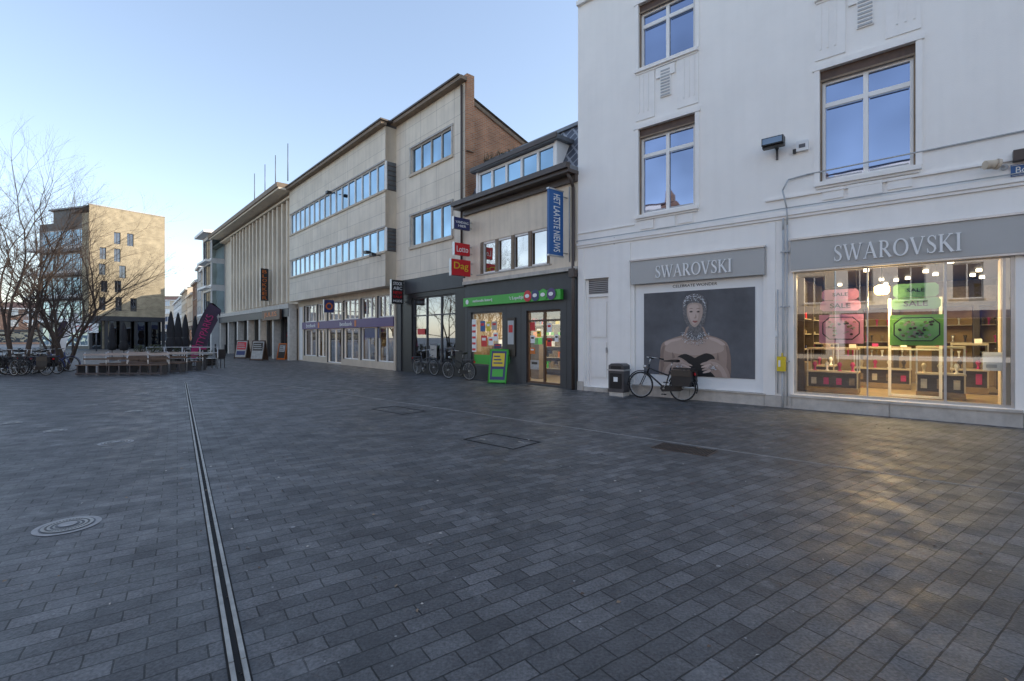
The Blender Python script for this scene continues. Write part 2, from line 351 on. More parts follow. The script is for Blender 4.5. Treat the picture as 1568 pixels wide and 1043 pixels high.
def serif_text(mb,word,x0,x1,z0,z1,y,mat):
    W={'S':.62,'W':1.3,'A':.95,'R':.85,'O':.98,'V':.92,'K':.9,'I':.34}; gap=.07
    tot=sum(W[c] for c in word)+gap*(len(word)-1); sx=(x1-x0)/tot; sz=z1-z0; cx=0; k=[0]
    T=.16;t=.065
    for c in word:
        off=cx
        tf=lambda p:(x0+(off+p[0])*sx,z0+p[1]*sz)
        def S(pts,w):
            k[0]+=1; stroke(mb,pts,w,y-.0005*k[0],mat,tf)
        def se(x,zz,w=.26): S([(x-w/2,zz),(x+w/2,zz)],.05)
        if c=='W': S([(.1,1),(.4,0)],T*.9);S([(.4,0),(.66,.95)],t);S([(.62,1),(.92,0)],T*.9);S([(.92,0),(1.2,1)],t);se(.12,.98);se(.64,.98);se(1.2,.98,.22)
        if c=='A': S([(.12,0),(.46,1)],t);S([(.45,1),(.82,0)],T);S([(.22,.34),(.68,.34)],t);se(.12,.02,.24);se(.82,.02)
        if c=='V': S([(.1,1),(.46,0)],T);S([(.46,0),(.8,1)],t);se(.12,.98);se(.8,.98,.24)
        if c=='I': S([(.17,0),(.17,1)],T);se(.17,.98,.3);se(.17,.02,.3)
        if c=='K': S([(.17,0),(.17,1)],T);se(.17,.98,.3);se(.17,.02,.3);S([(.2,.42),(.7,1)],t);S([(.36,.55),(.8,0)],T);se(.7,.98,.24);se(.8,.02,.24)
        if c=='R':
            S([(.17,0),(.17,1)],T);se(.15,.98,.26);se(.17,.02,.3)
            a=[(.2+.0,.97)]+[(.32+.26*math.cos(q),.735+.235*math.sin(q)) for q in [math.pi/2-math.pi*i/10 for i in range(11)]]+[(.2,.5)]
            S(a,[t]*3+[.09,.12,.13,.14,.13,.12,.09]+[t]*3);S([(.36,.5),(.75,0)],T);se(.78,.02,.2)
        if c=='O':
            a=[(.49+.4*math.cos(q),.5+.48*math.sin(q)) for q in [2*math.pi*i/28 for i in range(29)]]
            S(a,[.06+.1*abs(math.cos(2*math.pi*i/28))**1.5 for i in range(29)])
        if c=='S':
            a=[(.53,.78),(.50,.88),(.42,.96),(.30,.98),(.18,.94),(.11,.83),(.12,.70),(.22,.59),(.36,.49),(.48,.38),(.52,.25),(.46,.10),(.33,.02),(.20,.03),(.10,.12),(.07,.24)]
            S(a,[.05,.055,.06,.06,.08,.1,.13,.15,.16,.15,.13,.1,.07,.06,.055,.05]);S([(.54,.74),(.54,.97)],.04);S([(.07,.03),(.07,.28)],.04)
        cx+=W[c]+gap
# ------------------------------------------------------------------ WHITE BUILDING
g=G('white_shop_building',MA)
H=17.5
wins=[(1.92,3.42,4.78,7.08),(6.04,7.59,4.8,7.16),(10.2,11.75,4.8,7.16),(1.92,3.42,8.66,10.4),(6.04,7.59,8.7,10.5),(10.2,11.75,8.7,10.5),(1.92,3.42,12.2,14),(6.04,7.59,12.2,14),(10.2,11.75,12.2,14)]
for k in range(4):
    for z in((4.8,7.16),(8.7,10.5),(12.2,14)): wins.append((14.5+4.2*k,16.05+4.2*k,*z))
door=(.224,1.015,.12,3.22); shop=(5.55,8.91,.31,2.98)
g['walls'].wall(0,32,0,H,0,wins+[door,shop,(1.79,4.95,.27,2.95)],white,.22)
g['walls'].shell(0,32,0,11,0,H,white,zinc)
for (x0,x1,z0,z1) in wins:
    window(g['window_frames'],g['window_glass'],x0,x1,z0,z1-.2,.13,2,pvc,gl_sky,.085,tr=.76)
    xm=(x0+x1)/2
    for a,b in((x0+.10,xm-.06),(xm+.06,x1-.10)): 
        for c,d in((z0+.09,z0+.115),(z0+(z1-.2-z0)*.76-.075,z0+(z1-.2-z0)*.76-.05)): g['window_frames'].box(a,b,.105,.11,c,d,grey)
    g['shutter_boxes'].box(x0,x1,.06,.2,z1-.198,z1-.0,brownw)
    g['shutter_boxes'].box(x0,x1,.03,.058,z1-.235,z1-.19,cornm)
    for a,b in((x0+.001,x0+.03),(x1-.03,x1-.001)): g['shutter_boxes'].box(a,b,.04,.10,z0,z1-.2,cornm)
    t=g['mouldings']
    t.box(x0-.09,x1+.09,-.10,.10,z0-.09,z0-.003,whitetrim); t.box(x0-.06,x1+.06,-.05,-.002,z0-.14,z0-.092,whitetrim)
    for a,b in((x0-.10,x0-.002),(x1+.002,x1+.10)): t.box(a,b,-.035,-.002,z0,z1,whitetrim)
    t.box(x0-.13,x1+.13,-.05,-.002,z1+.002,z1+.12,whitetrim)
    t.box(x0+.05,x0+.42,-.03,-.002,z0-.38,z0-.16,whitetrim); t.box(x0+.5,x1-.5,-.045,-.002,z0-.42,z0-.16,whitetrim); t.box(x1-.42,x1-.05,-.03,-.002,z0-.38,z0-.16,whitetrim)
    if z1<8 :
        zc=z1+.12; zt=8.57 if x0<4 else 8.61
        t.box(x0-.08,x0+.45,-.028,-.002,zc+.1,zt-.05,whitetrim); t.box(x1-.45,x1+.08,-.028,-.002,zc+.1,zt-.05,whitetrim)
        for q in range(3):
            t.box(x0+.0+.13*q,x0+.03+.13*q,-.045,-.03,zc+.3,zt-.08,whitetrim); t.box(x1-.03-.13*q,x1-.13*q,-.045,-.03,zc+.3,zt-.08,whitetrim)
        v=g['vents']; v.box(xm-.14,xm+.14,-.04,-.002,zt-.85,zt-.12,whitetrim)
        for q in range(9): v.box(xm-.12,xm+.12,-.055,-.041,zt-.83+.078*q,zt-.79+.078*q,grey)
g['mouldings'].box(0,32,-.07,-.002,4.20,4.27,whitetrim); g['mouldings'].box(0,32,-.04,-.002,4.14,4.198,whitetrim)
g['mouldings'].box(5.0,32,-.05,-.002,4.58,4.62,whitetrim); g['mouldings'].box(0,1.8,-.03,-.002,4.55,4.58,whitetrim)
g['mouldings'].box(0,32,-.10,-.002,11.2,11.32,whitetrim)
g['mouldings'].box(-.1,32,-.5,-.002,16.9,17.5,whitetrim)
pl=g['plinth']
for a,b in((0,.2),(1.04,1.76),(1.76,3.3),(3.3,4.98),(4.98,5.53),(5.53,7.2),(7.2,9.0),(9.0,32)):
    pl.box(a+.004,b-.004,-.05,-.002,0,.25,stone)
pl.box(1.76,5.0,-.08,-.002,.2505,.275,stone); pl.box(5.5,9.0,-.08,.06,.2505,.30,stone)
pl.box(.226,1.013,-.06,.2,0,.118,stone)
for a,b in((.02,.19),(1.08,1.68),(5.03,5.2)): g['mouldings'].box(a,b,-.03,-.002,.26,4.1,whitetrim)
dm=g['side_door']
dm.box(.226,1.013,.16,.2,.12,3.22,pvc)
dm.box(.226,.30,.10,.158,.12,3.21,whitetrim); dm.box(.94,1.013,.10,.158,.12,3.21,whitetrim); dm.box(.30,.94,.10,.158,2.70,2.78,whitetrim)
for a in(.40,1.55): dm.box(.38,.86,.135,.158,a,a+1.0,whitetrim)
dm.box(.30,.94,.12,.158,2.79,3.2,grey)
for q in range(7): dm.box(.31,.93,.10,.119,2.81+.055*q,2.835+.055*q,dsteel)
dm.box(.87,.90,.08,.13,1.1,1.25,steel)
g['walls'].box(1.79,4.95,.10,.14,.27,2.95,pvc)
pp=g['pipes']
pp.path([(5.36,-.04,0),(5.36,-.04,3.9),(5.36,-.05,4.15)],.022,grey)
pp.path([(5.44,-.04,0.05),(5.44,-.04,4.0),(5.44,-.1,4.35),(5.36,-.1,4.75),(5.46,-.05,4.98),(5.8,-.03,5.02),(9,-.03,5.06),(14,-.03,5.1)],.016,grey)
pp.path([(5.25,-.03,.3),(5.25,-.03,2.6)],.012,grey)
pp.path([(0,-.08,4.34),(2.4,-.08,4.33),(5.3,-.08,4.36),(9,-.08,4.34),(12,-.08,4.34)],.012,grey)
pp.path([(1.2,-.03,4.1),(1.2,-.03,4.3)],.01,grey)
for z in(1.0,2.2,3.4): pp.box(5.31,5.49,-.07,-.03,z,z+.03,grey)
sg=g['shopfront_frame']; y=.08
x0,x1,z0,z1=shop
sg.box(x0,x0+.05,y-.03,y+.05,z0,z1,steel); sg.box(x1-.05,x1,y-.03,y+.05,z0,z1,steel); sg.box(x0+.05,x1-.05,y-.03,y+.05,z1-.05,z1,steel); sg.box(x0+.05,x1-.05,y-.03,y+.05,z0,z0+.05,steel)
for px in(1447,1537): 
    a=FA.a(px,.08); sg.box(a-.02,a+.02,y-.02,y+.04,z0+.05,z1-.05,steel)
a=FA.a(1328,.08); sg.box(a-.012,a+.012,y-.01,y+.03,z0+.05,z1-.05,steel)
g['shopfront_glass'].face([(x0,y,z0),(x1,y,z0),(x1,y,z1),(x0,y,z1)],shopgl)
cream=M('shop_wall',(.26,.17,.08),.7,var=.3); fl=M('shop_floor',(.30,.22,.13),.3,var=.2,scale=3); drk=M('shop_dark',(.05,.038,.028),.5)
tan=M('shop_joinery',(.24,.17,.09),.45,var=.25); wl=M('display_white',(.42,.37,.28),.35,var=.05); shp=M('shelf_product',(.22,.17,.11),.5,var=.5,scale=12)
ri=g['shop_interior']; X0,X1=5.3,9.3; YD=5.5
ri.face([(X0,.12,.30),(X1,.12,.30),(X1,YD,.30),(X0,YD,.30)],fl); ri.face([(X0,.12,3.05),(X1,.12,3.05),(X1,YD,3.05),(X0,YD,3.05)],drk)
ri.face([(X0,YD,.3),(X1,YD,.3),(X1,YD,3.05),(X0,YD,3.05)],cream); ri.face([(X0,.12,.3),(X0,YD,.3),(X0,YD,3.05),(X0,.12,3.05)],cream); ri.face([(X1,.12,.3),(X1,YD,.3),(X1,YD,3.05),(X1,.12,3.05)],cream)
shelfc=[magenta,wl,steel,shp,red,navy,whitep,drk,shp,tan,tan,drk]
def case(m,x,yy,w,d,h,n=4):
    m.box(x-w/2,x+w/2,yy-d/2,yy+d/2,.31,.31+h*.12,tan); m.box(x-w/2,x+w/2,yy-d/2+.1,yy+d/2,.31+h*.12,.31+h*.45,drk)
    m.box(x-w/2-.01,x+w/2+.01,yy-d/2-.01,yy+d/2+.01,.31+h*.45,.31+h*.48,wl); m.box(x-w/2,x+w/2,yy-d/2,yy+d/2,.31+h*.96,.31+h,wl)
    for a in(-1,1):
        for b in(-1,1): m.box(x+a*(w/2-.012)-.012,x+a*(w/2-.012)+.012,yy+b*(d/2-.012)-.012,yy+b*(d/2-.012)+.012,.31+h*.48,.31+h*.96,steel)
        m.box(x+a*(w/2-.012)-.012,x+a*(w/2-.012)+.012,yy-d/2,yy-d/2+.024,.31+h*.12,.31+h*.45,wl)
    for q in range(n):
        xx=x-w/2+w*(q+.5)/n; m.lathe((xx,yy,.31+h*.48),[(.05,0),(.02,.03),(.025,.09),(.05,.14),(.02,.2)],random.choice([whitep,drk,magenta,wl]),n=8)
        m.box(xx-.05,xx+.05,yy-d/2+.08,yy-d/2+.098,.31+h*.18,.31+h*random.uniform(.28,.4),random.choice([shp,offw,magenta]))
        if q%2: m.box(xx-.06,xx+.06,yy-.04,yy+.04,.31+h,.31+h+random.uniform(.05,.16),random.choice([shp,magenta,whitep,drk]))
case(ri,6.15,1.0,.95,.45,1.0); case(ri,7.95,1.2,.75,.45,1.05,3); case(ri,6.9,3.0,1.1,.5,1.0); case(ri,5.75,2.7,.5,.8,1.1,2); case(ri,8.45,2.9,.6,.6,1.1,2)
for q in range(5):
    xx=X0+.12+.8*q
    ri.box(xx,xx+.12,YD-.45,YD-.01,.31,3.0,drk); ri.box(xx+.12,xx+.8,YD-.42,YD-.01,.31,1.0,tan); ri.box(xx+.12,xx+.8,YD-.42,YD-.01,2.35,3.0,drk)
    ri.box(xx+.2,xx+.72,YD-.44,YD-.425,2.45,2.85,random.choice([offw,shp,drk]))
    for z in(1.4,1.85):
        ri.box(xx+.14,xx+.78,YD-.36,YD-.02,z,z+.015,wl)
    for z in(1.0,1.415,1.865):
        for w in range(5):
            if random.random()<.7: x_=xx+.18+w*.12; ri.lathe((x_,YD-.22,z+.001),[(.035,0),(.015,.03),(.02,.07+.08*random.random()),(.04,.18)],random.choice([whitep,drk,steel,shp,magenta]),n=6)
for side,sx in((X0,1),(X1,-1)):
    for w in range(4):
        y0=.75+w*1.15; ri.box(side+sx*.02,side+sx*.32,y0,y0+.08,.31,2.9,drk); ri.box(side+sx*.02,side+sx*.3,y0+.08,y0+1.14,.31,.95,tan); ri.box(side+sx*.02,side+sx*.2,y0+.08,y0+1.14,2.3,2.9,drk)
        for q in range(3):
            z=1.25+q*.36; ri.box(side+sx*.02,side+sx*.28,y0+.08,y0+1.14,z,z+.02,wl)
            for e in range(5):
                if random.random()<.7: ri.box(side+sx*.08,side+sx*.20,y0+.14+e*.2,y0+.24+e*.2,z+.02,z+.05+random.random()*.16,random.choice(shelfc))
for q in range(12):
    xx=random.uniform(5.7,8.9); yy=random.uniform(.5,5); g['ceiling_lamps'].lathe((xx,yy,2.98),[(.05,0),(.05,.06)],lampw,n=10)
g['ceiling_lamps'].lathe((FA.a(1350,.5),.5,2.42),[(.09,0),(.13,.05),(.13,.16),(.06,.2)],lampm,n=14)
g['ceiling_lamps'].tube((FA.a(1350,.5),.5,2.6),(FA.a(1350,.5),.5,3.04),.01,black)
g['walls'].box(8.74,8.86,.14,.6,.31,2.95,beiged)
a0,a1=FA.a(1362,.9),FA.a(1440,.9)
for a in(a0,a1): ri.box(a-.025,a+.025,.88,.92,.31,2.35,whitep)
ri.box(a0,a1,.88,.92,.31,.36,whitep); ri.box(a0,a1,.88,.92,1.28,1.31,whitep)
a=FA.a(1520,.12); ri.box(a-.13,a+.13,.115,.12,.95,1.28,whitep); ri.box(a-.09,a+.05,.11,.114,1.0,1.06,grey)
g.done()
def light(name,parent,loc,kind,e,col,size=.3,rot=(0,0,0),sy=None):
    l=D.lights.new(name,kind); l.energy=e; l.color=col
    if kind=='AREA': 
        l.size=size
        if sy: l.shape='RECTANGLE'; l.size_y=sy
    else: l.shadow_soft_size=size
    o=D.objects.new(name,l); scene.collection.objects.link(o); o.parent=parent; o.location=loc; o.rotation_euler=rot
light('interior_light',g.e,(7.2,2.2,2.95),'AREA',250,(1,.74,.38),2.5,sy=2.5)
light('pendant_light',g.e,(FA.a(1350,.5),.5,2.3),'POINT',100,(1,.64,.30),.1)
def sale(name,pxl,pxr,col,colh,pyA):
    s=G(name,MA); d=.2
    a,b=FA.a(pxl,d),FA.a(pxr,d); c=(a+b)/2; zt,zm1,zm2,zb=pyA
    def hexa(x0,x1,z0,z1,c1): return [(x0+c1,z0),(x1-c1,z0),(x1,z0+c1),(x1,z1-c1),(x1-c1,z1),(x0+c1,z1),(x0,z1-c1),(x0,z0+c1)]
    s['panels'].slab(hexa(a+.05,b-.08,zm1+.01,zt,.05),d,d+.01,col); s['panels'].slab(hexa(a+.02,b-.05,zm1-.22,zm1,.05),d,d+.01,col)
    s['panels'].slab([(a,zb),(b,zb),(b,zm2-.05),(a,zm2-.05)],d,d+.01,colh)
    s['panels'].slab(hexa(a+.06,b-.06,zb+.08,zm2-.10,.12),d-.012,d-.002,black)
    s['panels'].slab(hexa(a+.08,b-.08,zb+.10,zm2-.12,.11),d-.02,d-.0125,col)
    for q in range(60): 
        xx=random.uniform(a+.14,b-.14); zz=random.uniform(zb+.15,zm2-.18); s['panels'].disc((xx,d-.022-.0004*q,zz),.03,.024,random.choice([colh,offw,col,drk,shp]),n=6)
    for xx in(a+.12,b-.12): s['wires'].tube((xx,d,zt),(xx,d,2.95),.004,black,n=4)
    text(s,'SALE',c-.01,d-.006,zm1-.11,.36,.10,black,bold=.01); text(s,'SALE',c-.01,d-.006,(zt+zm1)/2+.01,.27,.07,black,bold=.01)
    s.done()
pinkm=M('sale_pink',(.68,.30,.42),.5,var=.05); pinkd=M('sale_pink_pale',(.64,.28,.40),.5,var=.08); grn=M('sale_green',(.24,.55,.22),.5,var=.05); grnd=M('sale_green_deep',(.18,.46,.09),.5,var=.08)
Z=lambda px,py:FA.z(px,py,.2)
sale('sale_sign',1254,1322,pinkm,pinkd,(Z(1288,443),Z(1288,460),Z(1288,478),Z(1288,526)))
sale('sale_sign',1362,1446,grn,grnd,(Z(1403,434),Z(1403,456),Z(1403,478),Z(1403,529)))
g=G('shop_fascia_sign',MA); g['panel'].box(1.729,4.997,-.10,-.03,2.95,3.56,silver); g['panel'].box(1.70,5.02,-.13,-.03,3.561,3.60,steel)
serif_text(g['letters'],'SWAROVSKI',FA.a(1003,-.13),FA.a(1120,-.13),FA.z(1060,421,-.13),FA.z(1060,402,-.13),-.13,whitep); g.done()
g=G('shop_fascia_sign',MA); g['panel'].box(5.52,9.9,-.10,-.03,2.99,3.63,silver); g['panel'].box(5.49,9.93,-.13,-.03,3.631,3.67,steel); g['panel'].box(5.52,9.9,-.09,.06,2.95,2.988,steel)
serif_text(g['letters'],'SWAROVSKI',FA.a(1276,-.13),FA.a(1472,-.13),FA.z(1374,392,-.13),FA.z(1374,366,-.13),-.13,whitep); g.done()
# --- poster
g=G('advertising_poster',MA)
pgrey=M('poster_backdrop',(.115,.122,.14),.5,var=.45,scale=.6); skin=M('poster_skin',(.36,.265,.22),.5,var=.08,scale=3); skinl=M('poster_skin_light',(.56,.44,.385),.5,var=.06); skind=M('poster_skin_dark',(.14,.10,.085),.5,var=.1); skinm=M('poster_skin_mid',(.25,.18,.15),.5,var=.1); skinh=M('poster_skin_half',(.45,.345,.295),.5,var=.06); pk=M('poster_black',(.012,.012,.014),.5); hood=M('poster_hood',(.17,.165,.17),.5,var=.6,scale=25); lip=M('poster_lip',(.32,.11,.10),.5); jew=M('poster_jewel',(.75,.78,.82),.5,var=.3,scale=60)
g['frame'].box(1.80,4.94,.045,.098,.28,2.94,whitep)
pz0,pz1=.58,2.70; pa,pb=2.05,4.77
g['print'].box(pa,pb,.034,.044,pz0,pz1,pgrey)
def sm(pts,n=6):
    o=[];L=len(pts)
    for i in range(L):
        p0,p1,p2,p3=[Vector(pts[(i+k-1)%L]) for k in range(4)]
        for j in range(n):
            t=j/n; o.append(tuple(.5*((2*p1)+(-p0+p2)*t+(2*p0-5*p1+4*p2-p3)*t*t+(-p0+3*p1-3*p2+p3)*t**3)))
    return o
lay=[0]
def pp_(pts,mat,smooth=True):
    lay[0]+=1; q=[FA.p(x,y,.03) for x,y in pts]
    if smooth:q=sm(q)
    q=[(max(pa+.003,min(pb-.003,x)),max(pz0+.003,min(pz1-.003,z))) for x,z in q]
    g['print'].poly(q,.032-.0007*lay[0],mat)
pp_([(1012,578),(1011,545),(1014,526),(1030,518),(1046,512),(1053,500),(1075,500),(1083,512),(1100,518),(1113,526),(1118,546),(1117,578),(1100,582),(1060,582)],skin)
pp_([(1018,536),(1024,526),(1044,519),(1064,523),(1084,518),(1104,526),(1108,536),(1096,541),(1064,544),(1032,541)],skinh)
pp_([(1012,572),(1011,545),(1014,532),(1018,530),(1016,545),(1018,572),(1015,581)],skinm)
pp_([(1112,575),(1113,545),(1111,531),(1115,532),(1119,550),(1118,577)],skinm)
pp_([(1030,552),(1029,540),(1032,543),(1035,552),(1033,560)],skinm); pp_([(1097,550),(1099,540),(1101,550),(1100,560),(1096,558)],skinm)
pp_([(1018,524),(1030,519.5),(1044,517),(1040,521),(1028,524),(1020,529)],skinl); pp_([(1086,516),(1100,520),(1110,527),(1106,529),(1097,524),(1087,520)],skinl)
pp_([(1036,556),(1037,547),(1048,542),(1058,545),(1064,548),(1070,545),(1082,541),(1093,546),(1095,558),(1096,584),(1065,586),(1036,584)],pk)
# jewelled hood and face
pp_([(1046,480),(1045,464),(1051,454),(1063.5,449.5),(1076,453),(1082.5,464),(1081,482),(1077,497),(1066,506),(1054,500),(1048,490)],hood)
pp_([(1051.5,474),(1054,466),(1063.5,463.5),(1073.5,466),(1076,475),(1074.5,486),(1070,496),(1064,501),(1058,497),(1053,486)],skinh)
pp_([(1053.5,474),(1056,468),(1063,466),(1069,468),(1070,476),(1069,486),(1067,493),(1063,497),(1059.5,494),(1056,486)],skinl)
pp_([(1054,503),(1058,499),(1064,502.5),(1071,498),(1076,504),(1078,515),(1064,520),(1052,514)],hood)
for s in((1055.6,1061),(1066.6,1072)):
    c=(s[0]+s[1])/2; pp_([(s[0]-.5,477.6),(c,475.8),(s[1]+.5,477.3),(c,479)],skin); pp_([(s[0]+.6,477.5),(c,476.4),(s[1]-.6,477.4),(c,478.3)],pk); pp_([(s[0]-.8,473.4),(c,471.8),(s[1]+.5,472.6),(c,472.9)],skinm)
pp_([(1065.4,481),(1066.6,486),(1064.5,487.8),(1062.4,486.8),(1064.6,485.6)],skin); pp_([(1060.4,492),(1062.7,491),(1064.4,491.5),(1066,491),(1068.4,492),(1064.5,494.4)],lip)
# forearms and hands
pp_([(1013,582),(1016,563),(1026,552),(1038,547),(1048,551),(1056,559),(1050,565),(1040,568),(1032,575),(1026,586)],skin)
pp_([(1016,578),(1020,564),(1029,555),(1039,550),(1047,554),(1036,559),(1027,567),(1021,582)],skinh)
for i in range(4): pp_([(1044+i*.8,552.5+i*4.2),(1058-i,558+i*4),(1059-i*1.2,560.6+i*3.8),(1045+i*.6,556+i*4.2)],skinl if i%2 else skinh)
pp_([(1118,582),(1114,565),(1102,553),(1090,550),(1080,556),(1080,564),(1090,571),(1102,584)],skin)
pp_([(1114,578),(1108,564),(1098,555.5),(1088,554),(1094,560),(1104,570),(1108,582)],skinh)
for i in range(4): pp_([(1088,552.5+i*4.4),(1075+i,556+i*4.4),(1074+i,559+i*4.2),(1087,556.6+i*4.4)],skinl if i%2 else skinh)
for i in range(560):
    r=random.random()
    if r<.3: t=random.uniform(-.2,math.pi+.2); x=1064+random.gauss(0,.8)+15.5*math.cos(t); y=466-13*math.sin(t)+random.gauss(0,1.5)
    elif r<.75: t=random.uniform(math.pi,2*math.pi); rr=random.uniform(6,22); x=1064.5+rr*math.cos(t); y=510-rr*.85*math.sin(t)+random.gauss(0,1)
    elif r<.88: x=1064+random.uniform(-14,14); y=458+random.gauss(0,2.4)
    elif r<.94: x=1040+random.gauss(0,3); y=562+random.gauss(0,1.8)
    else: x=1091+random.gauss(0,3); y=564+random.gauss(0,2)
    q=FA.p(x,y,.0); rr=.005+.008*random.random(); g['print'].disc((q[0],-.012-.00003*i,q[1]),rr,rr,jew if random.random()<.6 else hood,n=5)
text(g,'CELEBRATE WONDER',FA.a(1063,.04),.04,FA.z(1063,436.5,.04),FA.a(1098,.04)-FA.a(1030,.04),.07,drk,ext=.002)
g.done()
# wall fittings
g=G('wall_floodlight',MA); a,z=FA.p(1190,228); s=g['housing']
s.slab([(a-.22,z-.02),(a+.2,z-.02),(a+.2,z+.14),(a-.22,z+.14)],-.42,-.2,black); s.box(a-.20,a+.18,-.43,-.421,z+.0,z+.12,gl_dark); s.box(a-.03,a+.03,-.2,-.002,z-.02,z+.03,black)
s.slab([(a-.22,z-.06),(a+.2,z-.06),(a+.2,z-.021),(a-.22,z-.021)],-.36,-.22,black); s.box(a-.02,a+.02,-.04,-.002,z-.25,z-.02,dsteel); g.done()
g=G('alarm_box',MA); a,z=FA.p(1229,225); g['box'].box(a-.11,a+.11,-.08,-.002,z-.10,z+.12,whitep); g['box'].box(a-.06,a+.06,-.085,-.081,z-.04,z+.04,dsteel); g['box'].box(a-.18,a-.12,-.06,-.002,z-.12,z-.03,black); g.done()
g=G('security_camera',MA); a,z=FA.p(1525,257); b=g['body']
b.tube((a-.16,-.30,z),(a-.02,-.22,z+.01),.075,beiged,n=16); b.tube((a-.02,-.22,z+.01),(a+.02,-.2,z),.09,beiged,n=16); b.tube((a+.0,-.2,z),(a+.1,-.002,z-.01),.02,grey); b.tube((a+.1,-.03,z-.02),(a+.1,-.002,z-.02),.05,grey,n=12); g.done()
g=G('street_name_sign',MA); a,z=FA.p(1547,263); g['plate'].box(a,a+.75,-.03,-.01,z-.10,z+.10,blue); g['plate'].box(a+.01,a+.74,-.034,-.031,z-.09,z-.082,whitep); g['plate'].box(a+.01,a+.74,-.034,-.031,z+.082,z+.09,whitep); text(g,'Botermarkt',a+.38,-.035,z,.64,.11,whitep); g['lamp'].box(a+.02,a+.6,-.16,-.02,z+.14,z+.32,brownmet); g.done()
g=G('gas_meter_box',MA); a=5.33; g['box'].box(a-.07,a+.09,-.16,-.06,.80,1.12,yellow); g['box'].box(a-.04,a+.0,-.17,-.161,.9,1.04,pvc); g['box'].tube((a+.03,-.1,.0),(a+.03,-.1,.8),.02,grey); g['box'].tube((a+.02,-.1,1.12),(a+.02,-.1,1.2),.015,yellow); g['box'].box(a-.14,a-.08,-.03,-.01,1.55,1.68,whitep);g.done()
# ------------------------------------------------------------------ CONVENIENCE STORE BUILDING
g=G('convenience_store_building',MBm)
XL=-5.55
gw=(-5.2,-3.4,.5,2.46); gd=(-2.2,-.7,.06,2.4)
g['ground_floor_cladding'].wall(XL,0,0,3.62,0,[gw,gd],darkclad,.18)
g['walls'].wall(XL,0,3.76,6.3,0,[(-4.55,-1.2,3.82,4.98)],beiger,.16)
g['walls'].shell(XL,0,0,9,0,6.5,beiger,zinc)
g['sill_band'].box(XL,0,-.10,.0,3.62,3.758,beiger); g['sill_band'].box(XL,0,-.13,0.05,3.50,3.618,stone)
g['sill_band'].box(-4.7,-1.05,-.12,-.002,3.765,3.81,stone)
window(g['window_frames'],g['window_glass'],-4.55,-1.2,3.82,4.98,.06,4,pvc,gl_warm,.07)
for i in range(5): 
    x=-4.55+3.35*i/4; g['window_frames'].box(x-.07,x+.07,.0,.04,3.82,4.98,cornm)
window(g['shopfront_frame'],g['shopfront_glass'],*gw,.08,1,dsteel,shopgl,.05); window(g['shopfront_frame'],g['shopfront_glass'],*gd,.08,2,brownw,shopgl,.06,tr=.86)
for x in(-5.4,-3.2,-2.45,-.45): g['ground_floor_cladding'].box(x-.006,x+.006,-.004,-.001,0,2.6,black)
g['gutter'].box(XL-.15,.02,-.45,.0,6.30,6.40,brownmet); g['gutter'].box(XL-.17,.02,-.55,-.38,6.40,6.56,brownmet)
g['gutter'].box(XL,.0,-.12,-.002,6.1,6.298,brownmet); g['gutter'].box(XL,0,-.37,.15,6.402,6.52,zinc)
mr=g['mansard_roof']; mr.face([(XL,.1,6.5),(0,.1,6.5),(0,1.0,8.3),(XL,1.0,8.3)],slate); mr.box(XL,0,.92,1.1,8.3,8.41,zinc); mr.face([(XL,1.1,8.38),(0,1.1,8.38),(0,9,8.1),(XL,9,8.1)],zinc)
mr.face([(XL,.1,6.5),(XL,1,8.3),(XL,9,8.1),(XL,9,6.5)],slate)
dx0,dx1=-4.85,-1.0
dr=g['dormer']; dr.box(dx0,dx1,.12,1.0,6.55,6.68,zinc)
for a,b in((dx0-.1,dx0),(dx1,dx1+.1)): dr.box(a,b,.06,1.0,6.5,7.6,pvc)
window(dr,g['window_glass'],dx0,dx1,6.68,7.58,.12,5,pvc,gl_blue,.09)
dr.box(dx0-.25,dx1+.25,-.08,1.2,7.60,7.73,zinc); dr.box(dx0-.25,dx1+.25,-.12,-.082,7.63,7.77,brownmet)
for q in range(150):
    x=random.uniform(XL,XL+2.0); h=8.35+random.random()*.45*(1-(x-XL)/2.2); mr.tube((x,.95,8.3),(x+random.uniform(-.12,.12),.95+random.uniform(-.12,.12),h),.014,plantg,r1=.004,n=3)
mr.box(XL+.55,XL+1.35,2.6,3.4,8.2,9.2,brick)
g['downpipe'].path([(-.10,-.10,0.0),(-.10,-.10,5.95),(-.10,-.35,6.32)],.05,brownmet); g['downpipe'].path([(-.28,-.06,3.7),(-.28,-.06,6.0)],.02,grey)
g['downpipe'].box(-.2,-.0,-.2,-.02,3.3,3.55,brownmet)
